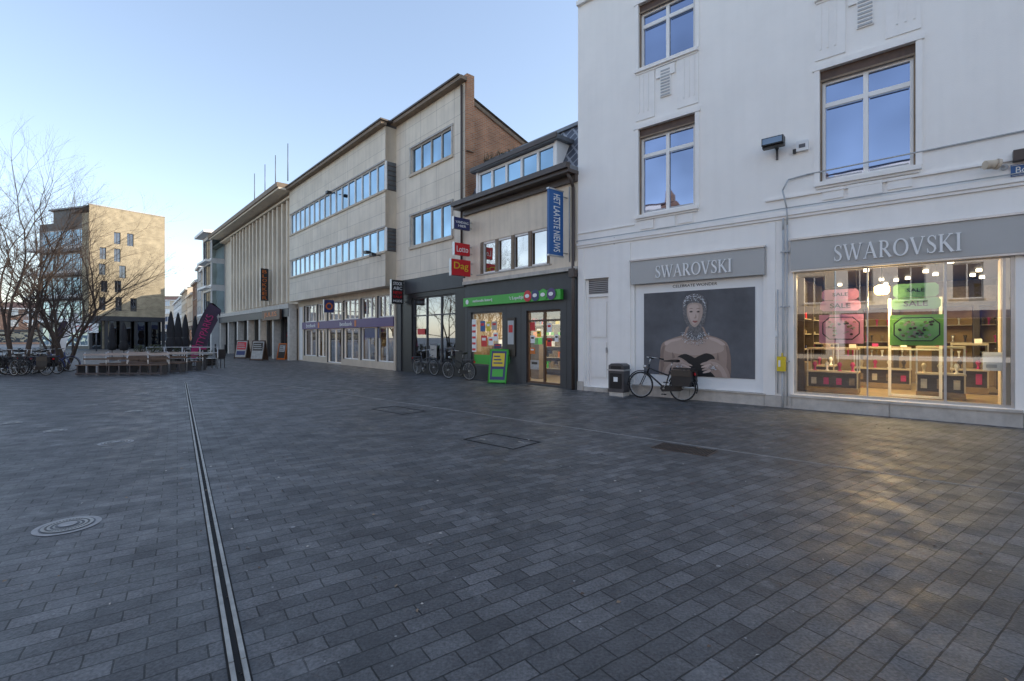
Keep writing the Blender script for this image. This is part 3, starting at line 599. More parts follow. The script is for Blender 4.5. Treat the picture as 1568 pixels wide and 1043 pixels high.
def interior(m,x0,x1,z0,z1,y0,dp,pal,seed,wallm,floorm,rows=5):
    r=random.Random(seed)
    m.face([(x0,y0,z0),(x1,y0,z0),(x1,y0+dp,z0),(x0,y0+dp,z0)],floorm); m.face([(x0,y0,z1),(x1,y0,z1),(x1,y0+dp,z1),(x0,y0+dp,z1)],wallm)
    m.face([(x0,y0+dp,z0),(x1,y0+dp,z0),(x1,y0+dp,z1),(x0,y0+dp,z1)],wallm)
    for x in(x0,x1): m.face([(x,y0,z0),(x,y0+dp,z0),(x,y0+dp,z1),(x,y0,z1)],wallm)
    for i in range(rows):
        z=z0+.25+(z1-z0-.5)*i/rows; m.box(x0+.05,x1-.05,y0+dp-.35,y0+dp-.02,z,z+.03,wl)
        x=x0+.1
        while x<x1-.15:
            w=r.uniform(.06,.22); 
            if r.random()<.85: m.box(x,x+w*.9,y0+dp-.3,y0+dp-.08,z+.03,z+.03+r.uniform(.1,.3),r.choice(pal))
            x+=w
    for i in range(int((x1-x0)*1.3)):
        x=r.uniform(x0+.3,x1-.3); y=r.uniform(y0+.4,y0+dp-.7); h=r.uniform(.6,1.5); m.box(x-.2,x+.2,y-.15,y+.15,z0,z0+h,r.choice([wl,drk,tan,shp])); m.box(x-.1,x+.12,y-.1,y+.1,z0+h,z0+h+.25,r.choice(pal))
pal=[red,whitep,blue,yellow,green,drk,orange,drk,shp,shp,tan]
interior(g['interior'],XL+.1,-.2,.05,2.7,.2,3.0,pal,3,cream,fl)
rr=random.Random(5); ws=g['window_stickers']
q=0
for x,z,w,h,c in ((-4.75,1.75,.28,.38,blue),(-4.40,1.75,.24,.34,yellow),(-4.1,1.8,.3,.3,offw),(-4.7,1.2,.34,.4,red),(-4.28,1.25,.28,.3,whitep),(-3.95,1.15,.4,.16,navy),(-4.0,1.42,.25,.28,whitep),(-2.12,1.75,.22,.28,red),(-2.1,1.35,.2,.25,whitep),(-2.12,1.0,.22,.2,orange),(-1.8,1.55,.16,.2,yellow),(-1.35,1.7,.2,.28,whitep),(-1.35,1.25,.2,.26,red),(-1.02,1.4,.16,.22,whitep),(-2.1,.5,.4,.3,offw)):
    q+=1; ws.box(x,x+w,.104-.0006*q,.1042-.0006*q,z,z+h,c)
    ws.box(x+w*.15,x+w*.8,.1028-.0006*q-.0003,.1029-.0006*q-.0003,z+h*.55,z+h*.8,rr.choice([drk,whitep,red]))
ws.box(-5.12,-3.5,.106,.1065,.56,.9,green)
ws.box(-5.10,-4.85,-.02,-.004,1.0,2.2,whitep)
for q in range(5): ws.box(-5.08,-4.87,-.024,-.0205,1.05+.22*q,1.13+.22*q,red)
ws.box(-3.1,-2.7,-.05,-.004,.9,2.2,drk); ws.box(-3.05,-2.75,-.055,-.051,1.3,2.1,grey); ws.box(-3.0,-2.8,-.06,-.0555,1.7,1.95,red)
g.done()
light('store_light',g.e,(-1.5,1.4,2.6),'AREA',80,(1,.86,.66),1.2); light('store_light',g.e,(-4.2,1.4,2.6),'AREA',70,(1,.88,.7),1.2)
g=G('green_store_sign',MBm); g['panel'].box(-5.45,-.55,-.16,-.03,2.68,2.99,green)
text(g,'nationale loterij',-4.3,-.165,2.84,1.1,.13,whitep); text(g,"'t Lepeltje",-2.5,-.165,2.83,.7,.14,whitep)
g['panel'].disc((-5.2,-.168,2.84),.09,.09,whitep)
for i,(x,c) in enumerate(((-1.95,red),(-1.6,navy),(-1.25,green),(-.9,purple))): 
    g['round_logos'].disc((x,-.18-.003*i,2.86),.18,.18,c); g['round_logos'].disc((x,-.20-.003*i,2.86),.1,.06,whitep)
g.done()
g=G('newspaper_banner_sign',MBm); a=FB.a(858,-.3); zt=FB.z(857,297,-.25); zb=FB.z(857,393,-.25)
g['panel'].box(a-.04,a+.04,-.82,-.22,zb,zt+.02,blue); 
for z in(zb+.1,zt-.1): g['brackets'].tube((a,-.25,z),(a,0,z),.02,steel)
g['panel'].box(a-.05,a+.05,-.84,-.20,zt+.02,zt+.06,steel); g['panel'].box(a-.05,a+.05,-.84,-.20,zb-.04,zb,steel)
text(g,'HET LAATSTE NIEUWS',a+.046,-.5,(zt+zb)/2,(zt-zb)*.9,.27,whitep,R=SIDE,spin=-90); g.done()
def psign(name,px0,px1,py0,py1,mat,txts=(),edge=steel,shape='box',extra=None,off=.12,Fm=FB,Mx=MBm):
    a=Fm.a(px1,-off); q=Fm.o+Fm.v*(-off)+Fm.u*a
    t0=(px0-CX)/F; n=-Fm.v; r=(t0*q.y-q.x)/(n.x-t0*n.y)
    zt=Fm.z(px1,py0,-off); zb=Fm.z(px1,py1,-off)
    g=G(name,Mx); y0=-off-r; y1=-off
    g['panel'].box(a-.06,a+.06,y0,y1,zb,zt,mat); g['panel'].box(a-.065,a+.065,y0-.02,y0-.001,zb-.02,zt+.02,edge)
    g['brackets'].tube((a,y1,zt-.1),(a,0,zt-.1),.02,steel); g['brackets'].tube((a,y1,zb+.1),(a,0,zb+.1),.02,steel)
    w=y1-y0;h=zt-zb
    for (s,u,v,ww,hh,mt) in txts: text(g,s,a+.064,y0+w*u,zb+h*v,w*ww,h*hh,mt,R=SIDE)
    if extra: extra(g,a,y0,y1,zb,zt)
    g.done()
psign('lottery_sign',695,718,375,393,red,[('Lotto',.5,.5,.75,.5,whitep)])
psign('newspaper_sign',690,719,400,424,red,[('Dag',.5,.55,.75,.55,yellow)])
psign('tobacco_sign',694,718,337,354,navy,[('VANDAAG',.5,.6,.8,.22,whitep),('HIER',.5,.28,.5,.2,whitep)])
# ------------------------------------------------------------------ BEIGE OFFICE BUILDING
g=G('beige_office_building',MBm)
c1a,c1b=-10.86,XL
zz=[(5.5,6.85),(8.68,9.8)]
HC=11.2
h1=[(-9.51,-6.42,a,b) for a,b in zz]
g['walls'].wall(c1a,c1b-.002,4.1,HC,0,h1,beige,.15)
for a,b in zz: 
    window(g['window_frames'],g['window_glass'],-9.51,-6.42,a,b,.05,4,stone,gl_blue,.06)
    g['sills'].box(-9.65,-6.3,-.07,-.002,a-.12,a-.003,beiged); g['sills'].box(-9.65,-6.3,-.05,-.002,b+.003,b+.08,stone)
    g['sills'].box(-9.60,-9.515,-.05,-.002,a,b,stone); g['sills'].box(-6.415,-6.33,-.05,-.002,a,b,stone)
b=g['walls']
b.face([(c1b,0,0),(c1b,0,HC),(c1b,.35,HC),(c1b,.35,10.55),(c1b,9,7.7),(c1b,9,0)],brick)
b.face([(c1a-.0,.0,HC-.05),(c1b-.3,.0,HC-.05),(c1b-.3,12,7.2),(c1a,12,7.2)],zinc)
b.box(c1b-.3,c1b+.10,.02,.36,8.6,11.5,brick)
b.face([(c1b+.05,.36,10.6),(c1b+.05,9,7.75),(c1b-.3,9,7.75),(c1b-.3,.36,10.6)],cornm); b.face([(c1b+.05,.36,10.6),(c1b+.05,9,7.75),(c1b+.05,9,7.6),(c1b+.05,.36,10.45)],cornm)
g['cornice'].box(c1a,c1b+.12,-.28,.0,HC+.002,HC+.14,cornm); g['cornice'].box(c1a,c1b+.0,-.34,.3,HC+.142,HC+.21,brownmet)
g['downpipe'].path([(c1b-.12,-.08,3.9),(c1b-.12,-.08,HC-.1)],.045,brownmet)
P=-.55; c2a=-24.2; HW=11.1
h2=[(-24.0,-10.95,5.45,6.52),(-24.0,-10.95,8.22,9.52)]
g['walls'].wall(c2a,c1a,3.86,HW,P,h2,beige,.15)
b.face([(c1a,P,3.86),(c1a,P,HW),(c1a,.0,HW),(c1a,.0,3.86)],beiger)
b.face([(c2a,P,3.86),(c1a,P,3.86),(c1a,0,3.86),(c2a,0,3.86)],beiger)
b.shell(c2a,c1a,P,12,3.86,HW,beiger,zinc)
for _,_,a,z in h2:
    window(g['window_frames'],g['window_glass'],-24.0,-10.95,a,z,P+.06,16,pvc,gl_blue,.05)
    g['sills'].box(-24.1,c1a+.04,P-.06,P-.002,a-.10,a-.002,beiged); g['sills'].box(-24.1,c1a+.02,P-.04,P-.002,z+.002,z+.07,stone)
    g['corner_windows'].box(c1a+.002,c1a+.012,P+.06,-.02,a,z,gl_dark)
    for k in range(6): g['corner_windows'].box(c1a+.013,c1a+.03,P+.06,-.02,a+.02+k*(z-a)/6,a+.05+k*(z-a)/6,brownmet)
    g['corner_windows'].box(c1a+.002,c1a+.06,P+.0,P+.058,a,z,pvc)
for px,py in((583,392),(514,297),(574,388)):
    a,z=FB.p(px,py,P); g['wall_lamps'].tube((a,P-.002,z),(a,P-.3,z+.03),.02,black); g['wall_lamps'].slab([(a-.16,z-.06),(a+.16,z-.06),(a+.12,z+.06),(a-.12,z+.06)],P-.5,P-.28,black)
g['cornice'].box(c2a,c1a+.12,P-.28,P-.0,HW+.002,HW+.15,cornm); g['cornice'].box(c2a,c1a+.2,P-.34,.2,HW+.152,HW+.22,brownmet)
hb=[]; xs=[-23.2,-20.9,-19.3,-17.0,-14.8,-12.9,-11.0]
for i in range(6): hb.append((xs[i]+.12,xs[i+1]-.12,.35 if i not in(2,) else .06,3.55))
g['ground_floor'].wall(c2a,c1a,0,3.86,0,hb,beiged,.2,darkclad)
for h in hb:
    window(g['shopfront_frame'],g['shopfront_glass'],h[0],h[1],h[2],2.02,.1,2,pvc,shopgl2,.05); window(g['shopfront_frame'],g['shopfront_glass'],h[0],h[1],2.5,h[3],.1,3,pvc,shopgl2,.05)
interior(g['interior'],c2a+.2,c1a-.1,.05,3.6,.25,3.5,[wl,purple,drk,navy,tan,drk,shp],9,cream,fl,4)
g['ground_floor'].box(-23.9,-23.3,-.03,-.002,.05,3.5,pvc)
hs=[(-9.5,-6.2,.45,3.25)]
g['ground_floor'].wall(c1a,c1b,0,4.1,0.0,hs,black,.2)
window(g['shopfront_frame'],g['shopfront_glass'],-9.5,-6.2,.45,3.25,.1,3,dsteel,shopgl2,.05,tr=.72)
interior(g['interior'],c1a+.1,c1b-.1,.05,3.4,.25,3,[drk,red,navy,wl,drk,green,brownw,shp],12,cream,fl,5)
g['ground_floor'].box(c1a,c1b,-.06,-.002,3.45,4.05,darkclad); g['ground_floor'].box(c1a+.1,c1a+.5,-.05,-.002,0,3.4,darkclad)
g['ground_floor'].box(-9.1,-8.5,.06,.065,1.65,1.9,red); g['ground_floor'].box(-8.1,-7.6,.06,.065,.7,1.2,offw)
g['ground_floor'].box(c1a-.02,c1a+.08,-.10,-.065,0,3.84,beiged)
g.done()
light('bank_light',g.e,(-17,1.8,3.4),'AREA',220,(1,.8,.55),6,sy=1.5)
g=G('bank_fascia_sign',MBm); g['panel'].box(-23.2,-11.0,-.08,-.01,2.04,2.48,purple)
text(g,'beobank',-21.6,-.085,2.26,1.6,.22,whitep); text(g,'beobank',-16.3,-.085,2.26,1.6,.22,whitep); g['panel'].box(-15.2,-15.0,-.09,-.081,2.1,2.42,orange); g['panel'].box(-20.4,-20.2,-.09,-.081,2.1,2.42,orange); g['panel'].box(-14.2,-12.6,.02,.03,1.5,2.0,navy); g.done()
def ex(g,a,y0,y1,zb,zt):
    yc=(y0+y1)/2; zc=(zb+zt)/2; r=(y1-y0)*.3
    g['logo'].ring((0,0,0),1,.25,orange,seg=20); 
    for v in range(len(g['logo'].v)): 
        x,y,z=g['logo'].v[v]; g['logo'].v[v]=(a+.065+y*r*.1,yc+x*r,zc+z*r)
psign('bank_projecting_sign',496,511,460,479,navy,[],extra=ex,off=.6)
psign('stock_shop_sign',599,617,430,466,black,[('STOCK',.5,.85,.75,.13,whitep),('ABC',.5,.66,.75,.13,whitep),('NEW',.5,.47,.75,.13,red),('SALE',.5,.3,.75,.1,red),('MODE',.5,.12,.75,.1,whitep)])
# ------------------------------------------------------------------ DEPARTMENT STORE with fins
g=G('department_store_building',MBm)
a0,a1=-45.6,-24.25
g['walls'].shell(a0,a1,0,14,0,11.1,beiger,zinc)
g['walls'].wall(a0,a1,3.6,11.1,0,[(-41.2,-25.2,4.2,10.6)],beiger,.5)
NB=15
for i in range(NB+1):
    x=-41.2+16*i/NB; g['fins'].box(x-.14,x+.14,-.42,.02,3.9,10.75,beiger)
for i in range(NB):
    xa=-41.2+16*i/NB+.14; xb=-41.2+16*(i+1)/NB-.14
    window(g['window_frames'],g['window_glass'],xa,xb,7.45,10.5,.30,1,dsteel,gl_dark,.06,tr=.6); window(g['window_frames'],g['window_glass'],xa,xb,4.3,6.5,.30,1,dsteel,gl_dark,.06,tr=.6)
    g['spandrels'].box(xa,xb,.10,.28,6.5,7.45,whitetrim)
g['cornice'].box(a0-.6,a1+.3,-1.3,.5,11.1,11.22,beiger); g['cornice'].box(a0-.6,a1+.3,-1.4,.5,11.222,11.52,cornm); g['cornice'].box(a0-.5,a1+.2,-.5,.3,11.522,11.62,zinc)
g['cornice'].box(a0,a1,-.62,-.001,3.45,3.75,stone); g['cornice'].box(a0,a1,-.5,-.002,10.78,10.92,beiger)
for px,pt in((390,266),(406,252),(422,238),(441,220)):
    x=FB.a(px,-.9); zt=FB.z(px,pt,-.9); g['flagpoles'].tube((x,-.9,11.53),(x,-.9,zt),.032,dsteel,r1=.022)
ho=[]; 
for i in range(6): ho.append((a0+.8+3.45*i,a0+3.5+3.45*i,.1,3.1))
g['ground_floor'].wall(a0,a1,0,3.6,0,ho,darkclad,.3)
for h in ho: window(g['shopfront_frame'],g['shopfront_glass'],*h,.15,2,dsteel,shopgl2,.06)
interior(g['interior'],a0+.2,a1-.2,.05,3.3,.35,3,[drk,red,wl,tan,brownw,navy,shp],21,cream,fl,4)
for i in range(7): g['pillars'].box(a0+.3+3.45*i,a0+.72+3.45*i,-.55,-.1,0,3.44,stone)
g['awning_fascia'].box(a0+.1,a1-.1,-.58,-.5,2.9,3.44,darkclad)
g.done()
light('store_light',g.e,(-30,1.8,3.2),'AREA',150,(1,.76,.48),5,sy=1.5)
g=G('store_fascia_sign',MBm); x0,x1=FB.a(403,-.7),FB.a(430,-.7); g['panel'].box(x0,x1,-.78,-.64,2.75,3.45,brownw); text(g,'JULES',(x0+x1)/2,-.79,3.1,(x1-x0)*.7,.4,orange); g.done()
psign('vertical_store_sign',399,411,412,461,black,[(c,.5,.9-.135*i,.55,.1,orange) for i,c in enumerate('BLOKKER'[:7])],off=.6)
# ------------------------------------------------------------------ glazed bay building
g=G('glazed_apartment_building',MBm)
e0,e1=-50,-45.62
g['walls'].shell(e0,e1,-1.2,12,0,11.7,grey,zinc)
hh=[(e0+.3,e1-.3,z,z+2.1) for z in(4.0,6.7,9.3)]
g['walls'].wall(e0,e1,0,11.7,-1.2,hh+[(e0+.4,e1-.4,.2,3.2)],pvc,.15)
for h in hh+[(e0+.4,e1-.4,.2,3.2)]: window(g['window_frames'],g['window_glass'],*h,-1.12,4,dsteel,gl_blue,.07)
for z in(4.0,6.7,9.3):
    g['side_windows'].box(e1+.002,e1+.02,-1.1,-.1,z,z+2.1,gl_blue); g['balconies'].box(e0,e1,-1.7,-1.21,z-.35,z-.15,whitetrim)
g['walls'].box(e0-.3,e1+.3,-1.9,0,11.702,11.95,whitetrim); g.done()
# ------------------------------------------------------------------ townhouses
FT=Fr((-32.0,51.6),(.6097,-.7927)); MT=FT.mat()
def house(name,Mx,x0,x1,hgt,wm,roofm,floors,nw,dep=9,pitch=1.6,shopm=None,gm=gl_sky,frm=pvc,y=0):
    g=G(name,Mx); holes=[]; fh=(hgt-3.4)/floors; w=(x1-x0)/nw
    for f in range(floors):
        for i in range(nw):
            xc=x0+w*(i+.5); holes.append((xc-w*.27,xc+w*.27,3.4+fh*f+.55,3.4+fh*f+fh*.87))
    sh=(x0+.5,x1-.5,.3,2.7)
    g['walls'].wall(x0,x1,0,hgt,y,holes+[sh],wm,.18); g['walls'].shell(x0,x1,y,y+dep,0,hgt,wm,roofm)
    for h in holes:
        window(g['window_frames'],g['window_glass'],*h,y+.1,2,frm,gm,.07); g['sills'].box(h[0]-.1,h[1]+.1,y-.08,y-.002,h[2]-.1,h[2]-.003,stone)
    window(g['shopfront_frame'],g['shopfront_glass'],*sh,y+.1,3,dsteel,gl_dark,.08)
    g['fascia'].box(x0+.3,x1-.3,y-.12,y-.002,2.75,3.2,shopm or darkclad)
    g['cornice'].box(x0,x1,y-.3,y-.002,hgt-.25,hgt+.05,whitetrim)
    if pitch:
        r=g['roof']; m=y+dep/2; r.face([(x0,y-.2,hgt+.06),(x1,y-.2,hgt+.06),(x1,m,hgt+pitch),(x0,m,hgt+pitch)],roofm); r.face([(x0,m,hgt+pitch),(x1,m,hgt+pitch),(x1,y+dep,hgt),(x0,y+dep,hgt)],roofm)
        for x in(x0,x1): r.face([(x,y,hgt),(x,m,hgt+pitch),(x,y+dep,hgt)],wm)
        r.box(x0+.2,x0+.9,m-.4,m+.4,hgt+pitch-.4,hgt+pitch+.9,brickx)
    g.done()
tiles=M('roof_tiles',(.12,.07,.055),.8,var=.3,scale=6)
house('white_townhouse',MT,-6,-.02,7.4,whitetrim,tiles,2,3,shopm=green)
psn=G('shop_fascia_sign',MT); psn['panel'].box(-5.5,-.5,-.5,-.13,2.6,3.3,green); text(psn,'APOTHEEK',-3,-.51,2.95,3.2,.35,whitep); psn.done()
house('beige_townhouse',MT,-11.5,-6.02,9.8,beiged,zinc,3,2,pitch=0,shopm=whitep)
house('grey_townhouse',MT,-17,-11.52,10.6,grey,tiles,3,2,shopm=navy)
house('brick_townhouse',MT,-24,-17.02,9.2,brickx,slate,2,3,pitch=1.8,shopm=magenta)
house('white_townhouse',MT,-34,-24.02,8,whitetrim,tiles,2,4)
house('beige_townhouse',MT,-48,-34.02,9.5,beiger,tiles,3,5)
house('white_townhouse',MT,-75,-48.02,9,whitetrim,tiles,3,8)
MD=Matrix.Translation((-130,150,0))
house('distant_townhouse',MD,0,16,15,beiger,tiles,4,6); house('distant_townhouse',MD,16.1,30,13,beiger,tiles,4,5); house('distant_townhouse',MD,30.1,62,14,beiger,tiles,4,10)
MD2=Matrix.Translation((-150,100,0))@Matrix.Rotation(math.radians(12),4,'Z')
house('distant_apartment_block',MD2,-20,20,10,grey,zinc,3,12,pitch=0); house('distant_apartment_block',MD2,20.1,62,8,brickx,tiles,2,12)
# ------------------------------------------------------------------ MODERN BRICK BUILDING
FG=Fr((-52.46,60),(4.66,6.6)); MG=FG.mat()
g=G('modern_apartment_building',MG)
W=8.08; top=18.0
wn=[(180,356,374),(200,358,377),(158,379,397),(180,381,401),(157,404,421),(188,407,426),(160,430,447),(181,430,448),(157,455,475),(182,455,476),(205,457,477)]
holes=[(FG.a(px-5),FG.a(px+5),FG.z(px,pb),FG.z(px,pt)) for px,pt,pb in wn]
g['walls'].wall(0,W,4.2,top,0,holes,ybrick,.3); 
for h in holes: window(g['window_frames'],g['window_glass'],*h,.15,2,dsteel,gl_dark,.05)
g['ground_floor_glass'].box(.2,W-.2,.8,.85,0,4.2,gl_dark)
for i in range(6): g['columns'].box(.0+i*(W-.3)/5,.3+i*(W-.3)/5,.0,.3,0,4.2,darkclad)
g['columns'].box(0,W,-.1,.5,3.6,4.2,darkclad)
g['walls'].face([(0,0,top),(W,0,top),(W,16,top),(0,16,top)],zinc); g['walls'].face([(W,0,4.2),(W,16,4.2),(W,16,top),(W,0,top)],ybrick)
g['walls'].box(-.05,W+.05,-.05,.3,top+.002,top+.12,stone)
g.done()
FL=Fr((-64,63.6),(11.54,-3.6)); g=G('balcony_apartment_building',FL.mat()); W2=12.05
g['walls'].shell(0,W2-.05,1.5,5,0,16.6,grey,zinc,side=ybrick); g['walls'].wall(0,W2-.05,0,16.6,1.5,[(.4,W2-1.2,z,z+2.4) for z in(.4,3.9,7.0,10.1,13.2)],darkclad,.1)
for z in(.4,3.9,7.0,10.1,13.2):
    window(g['window_frames'],g['window_glass'],.4,W2-1.2,z,z+2.4,1.55,7,pvc,gl_blue,.1)
    if z>1:
        g['balconies'].box(-.3,W2-1.6,-.1,1.5,z-.45,z-.15,whitetrim); g['balcony_rails'].box(-.3,W2-1.6,-.1,-.06,z+.75,z+.82,pvc)
        for k in range(30): g['balcony_rails'].box(-.3+k*.365,-.26+k*.365,-.1,-.07,z-.15,z+.75,grey)
g['walls'].box(W2-1.2,W2-.05,-.05,1.49,3.6,17,ybrick); g['penthouse'].box(1,W2-3,2.5,4.5,16.6,18.6,darkclad); g['penthouse'].box(.5,W2-2.5,2.2,4.9,18.6,18.8,zinc); g.done()
# ------------------------------------------------------------------ buildings on the far side of the square (behind the camera)
MO=Fr(tuple(Vector((0,0))-FB.v*17),tuple(-FB.u)).mat()
house('opposite_brick_house',MO,-22,-8,12,brickx,tiles,3,5,shopm=red); house('opposite_white_house',MO,-7.9,3,13,whitetrim,slate,3,4,shopm=navy); house('opposite_beige_house',MO,3.1,15,12,beiger,tiles,3,5); house('opposite_brick_house',MO,15.1,30,12.5,brickx,tiles,3,6,shopm=orange); house('opposite_beige_house',MO,-40,-22.1,11,beiged,tiles,3,7)
# ------------------------------------------------------------------ BICYCLES
def bike(name,x,y,ang,frame=black,bags=False,lean=0.06,s=1.0):
    m=MBd(); R=.335
    for hx in(-.54,.54):
        m.ring((hx,0,R),R-.02,.021,rubber,seg=36,n=6); m.ring((hx,0,R),R-.045,.010,steel,seg=36,n=4)
        m.tube((hx,-.05,R),(hx,.05,R),.025,steel)
        for k in range(18):
            t=k*math.pi/9; m.tube((hx,(.03 if k%2 else -.03),R),(hx+(R-.045)*math.cos(t),0,R+(R-.045)*math.sin(t)),.0018,steel,n=3,cap=False)
    m.ring((-.54,0,R),R+.025,.016,frame,a0=math.radians(20),a1=math.radians(200),seg=18,n=4); m.ring((.54,0,R),R+.025,.016,frame,a0=math.radians(-5),a1=math.radians(140),seg=14,n=4)
    bbk=(-.1,0,.28); hd=(.33,0,.86); hb=(.365,0,.64); st=(-.24,0,.80)
    m.tube(hb,hd,.022,frame); m.tube(hb,bbk,.02,frame); m.tube((.345,0,.76),(-.19,0,.60),.018,frame); m.tube(bbk,st,.017,frame); m.tube(st,(-.27,0,.93),.013,steel)
    for q in(-.05,.05):
        m.tube(bbk,(-.54,q,R),.011,frame); m.tube((-.2,q*.4,.7),(-.54,q,R),.010,frame); m.tube(hb,(.42,q,.6),.013,frame); m.tube((.42,q,.6),(.54,q,R),.012,frame)
    m.tube(hd,(.30,0,1.02),.014,steel); m.path([(.10,-.30,1.0),(.2,-.29,1.02),(.33,-.14,1.04),(.33,.14,1.04),(.2,.29,1.02),(.10,.30,1.0)],.012,steel)
    for q in(-.3,.3): m.tube((.20,q*.97,1.02),(.08,q,1.0),.018,rubber)
    m.slab([(-.40,.93),(-.08,.94),(-.06,.965),(-.25,.99),(-.42,1.0)],-.05,.05,black); m.slab([(-.42,.94),(-.26,.95),(-.26,.992),(-.42,1.0)],-.09,.09,black)
    m.slab([(-.58,.28),(-.5,.24),(-.05,.2),(.0,.28),(-.05,.36),(-.5,.37)],.035,.06,frame)
    m.tube((-.1,-.09,.28),(-.02,-.09,.13),.010,steel); m.tube((-.1,.09,.28),(-.18,.09,.43),.010,steel); m.box(-.07,.03,-.18,-.09,.115,.14,rubber); m.box(-.23,-.13,.09,.18,.42,.445,rubber); m.tube((-.1,-.09,.28),(-.1,.09,.28),.02,steel)
    for q in(-.06,.06): m.tube((-.25,q,.73),(-.80,q,.73),.008,dsteel); m.tube((-.75,q,.73),(-.54,q,R),.007,dsteel)
    m.box(-.8,-.3,-.05,.05,.725,.737,dsteel)
    m.tube((.40,0,.80),(.47,0,.80),.035,steel,r1=.045,n=12); m.box(-.845,-.82,-.03,.03,.64,.70,red)
    m.tube((-.45,-.06,.33),(-.36,-.22,.0),.009,steel); 
    if bags:
        for q in(-1,1): m.slab([(-.78,.36),(-.36,.36),(-.33,.5),(-.35,.72),(-.80,.74),(-.82,.5)],q*.08,q*.22,black); m.slab([(-.81,.60),(-.34,.60),(-.34,.745),(-.81,.755)],q*.221,q*.235,drk)
        m.slab([(-.80,.757),(-.34,.757),(-.36,.80),(-.76,.81)],-.16,.16,black)
    Mx=Matrix.Translation((x,y,0))@Matrix.Rotation(ang,4,'Z')@Matrix.Rotation(lean,4,'X')@Matrix.Scale(s,4)
    m.build(name,Mx=Mx)
angA=math.atan2(FA.u.y,FA.u.x)
d=-.50; a=(FA.a(962,d)+FA.a(1066,d))/2; q=FA.o+FA.v*d+FA.u*a; bike('bicycle',q.x,q.y,angA+math.pi,bags=True,lean=.07)
angB=math.atan2(FB.u.y,FB.u.x)
d=-.6; a=(FB.a(684,d)+FB.a(722,d))/2; q=FB.o+FB.v*d+FB.u*a; bike('bicycle',q.x,q.y,angB+math.pi+.15,lean=-.05)
d=-.35; a=FB.a(652,d); q=FB.o+FB.v*d+FB.u*a; bike('bicycle',q.x,q.y,angB+.1,frame=dsteel,lean=.05)
for i,(px,Y) in enumerate(((8,19.3),(22,19.9),(38,20.6),(52,19.4),(70,20.2),(-15,19.5),(84,21.5),(60,22.5),(30,22),(0,21.5))):
    bike('bicycle',(px-CX)/F*Y,Y,random.uniform(-.5,.6)+(math.pi if i%2 else 0),frame=random.choice([black,dsteel,navy,black]),lean=random.uniform(-.08,.08),bags=i%3==0)
# ------------------------------------------------------------------ STREET FURNITURE
d=-.45; a=FA.a(948,d); g=G('litter_bin',MA@Matrix.Translation((a,d,0)))
b=g['body']; b.slab([(-.21,.10),(.21,.10),(.22,.14),(.22,.66),(-.22,.66),(-.22,.14)],-.18,.18,dsteel); b.box(-.24,.24,-.2,.2,.661,.70,steel); b.slab([(-.22,.70),(.22,.70),(.22,.80),(.14,.85),(-.14,.85),(-.22,.80)],-.17,.17,dsteel)
b.box(-.15,.15,-.185,-.171,.71,.79,black); b.box(-.17,.17,-.19,-.181,.2,.6,black); b.box(-.06,.06,-.195,-.191,.38,.5,whitep); g['base'].box(-.2,.2,-.17,.17,0,.098,stone); g.done()
def aboard(name,px,py,w,h,Fm,mats,rot=0):
    x,y=gp(px,py); g=G(name,Matrix.Translation((x,y,0))@Matrix.Rotation(math.atan2(Fm.u.y,Fm.u.x)+rot,4,'Z'))
    for s in(-1,1):
        def q(u,v,o=0):
            return (u,s*(.28*(1-v/h)+.02+o),v)
        g['frame'].face([q(-w/2,.04),q(w/2,.04),q(w/2,h),q(-w/2,h)],mats[0]); 
        g['panel'].face([q(-w/2+.05,.12,.006),q(w/2-.05,.12,.006),q(w/2-.05,h-.05,.006),q(-w/2+.05,h-.05,.006)],mats[1])
        g['panel'].face([q(-w/2+.10,h*.5,.010),q(w/2-.10,h*.5,.010),q(w/2-.10,h-.12,.010),q(-w/2+.10,h-.12,.010)],mats[2])
        g['panel'].face([q(-w/2+.12,h*.2,.010),q(w/2-.12,h*.2,.010),q(w/2-.12,h*.42,.010),q(-w/2+.12,h*.42,.010)],mats[3])
        for k in range(3): g['panel'].face([q(-w/2+.14,h*(.58+.1*k),.013),q(w/2-.16-.05*k,h*(.58+.1*k),.013),q(w/2-.16-.05*k,h*(.62+.1*k),.013),q(-w/2+.14,h*(.62+.1*k),.013)],mats[1])
        for u in(-w/2,w/2): g['frame'].tube(q(u,0),q(u,h),.018,mats[0],n=6)
        g['frame'].tube(q(-w/2,h),q(w/2,h),.018,mats[0],n=6); g['frame'].tube(q(-w/2,.04),q(w/2,.04),.018,mats[0],n=6)
    g.done()
aboard('lottery_pavement_sign',765,586,.62,1.12,FB,(green,navy,yellow,green),rot=.55)
aboard('pavement_sign_board',397,552,.9,1.3,FB,(brownw,offw,drk,offw),rot=.7); aboard('pavement_sign_board',372,549,.9,1.3,FB,(brownw,offw,red,navy),rot=.7)
aboard('pavement_sign_board',434,551,.6,1.1,FB,(orange,drk,offw,drk),rot=.7)
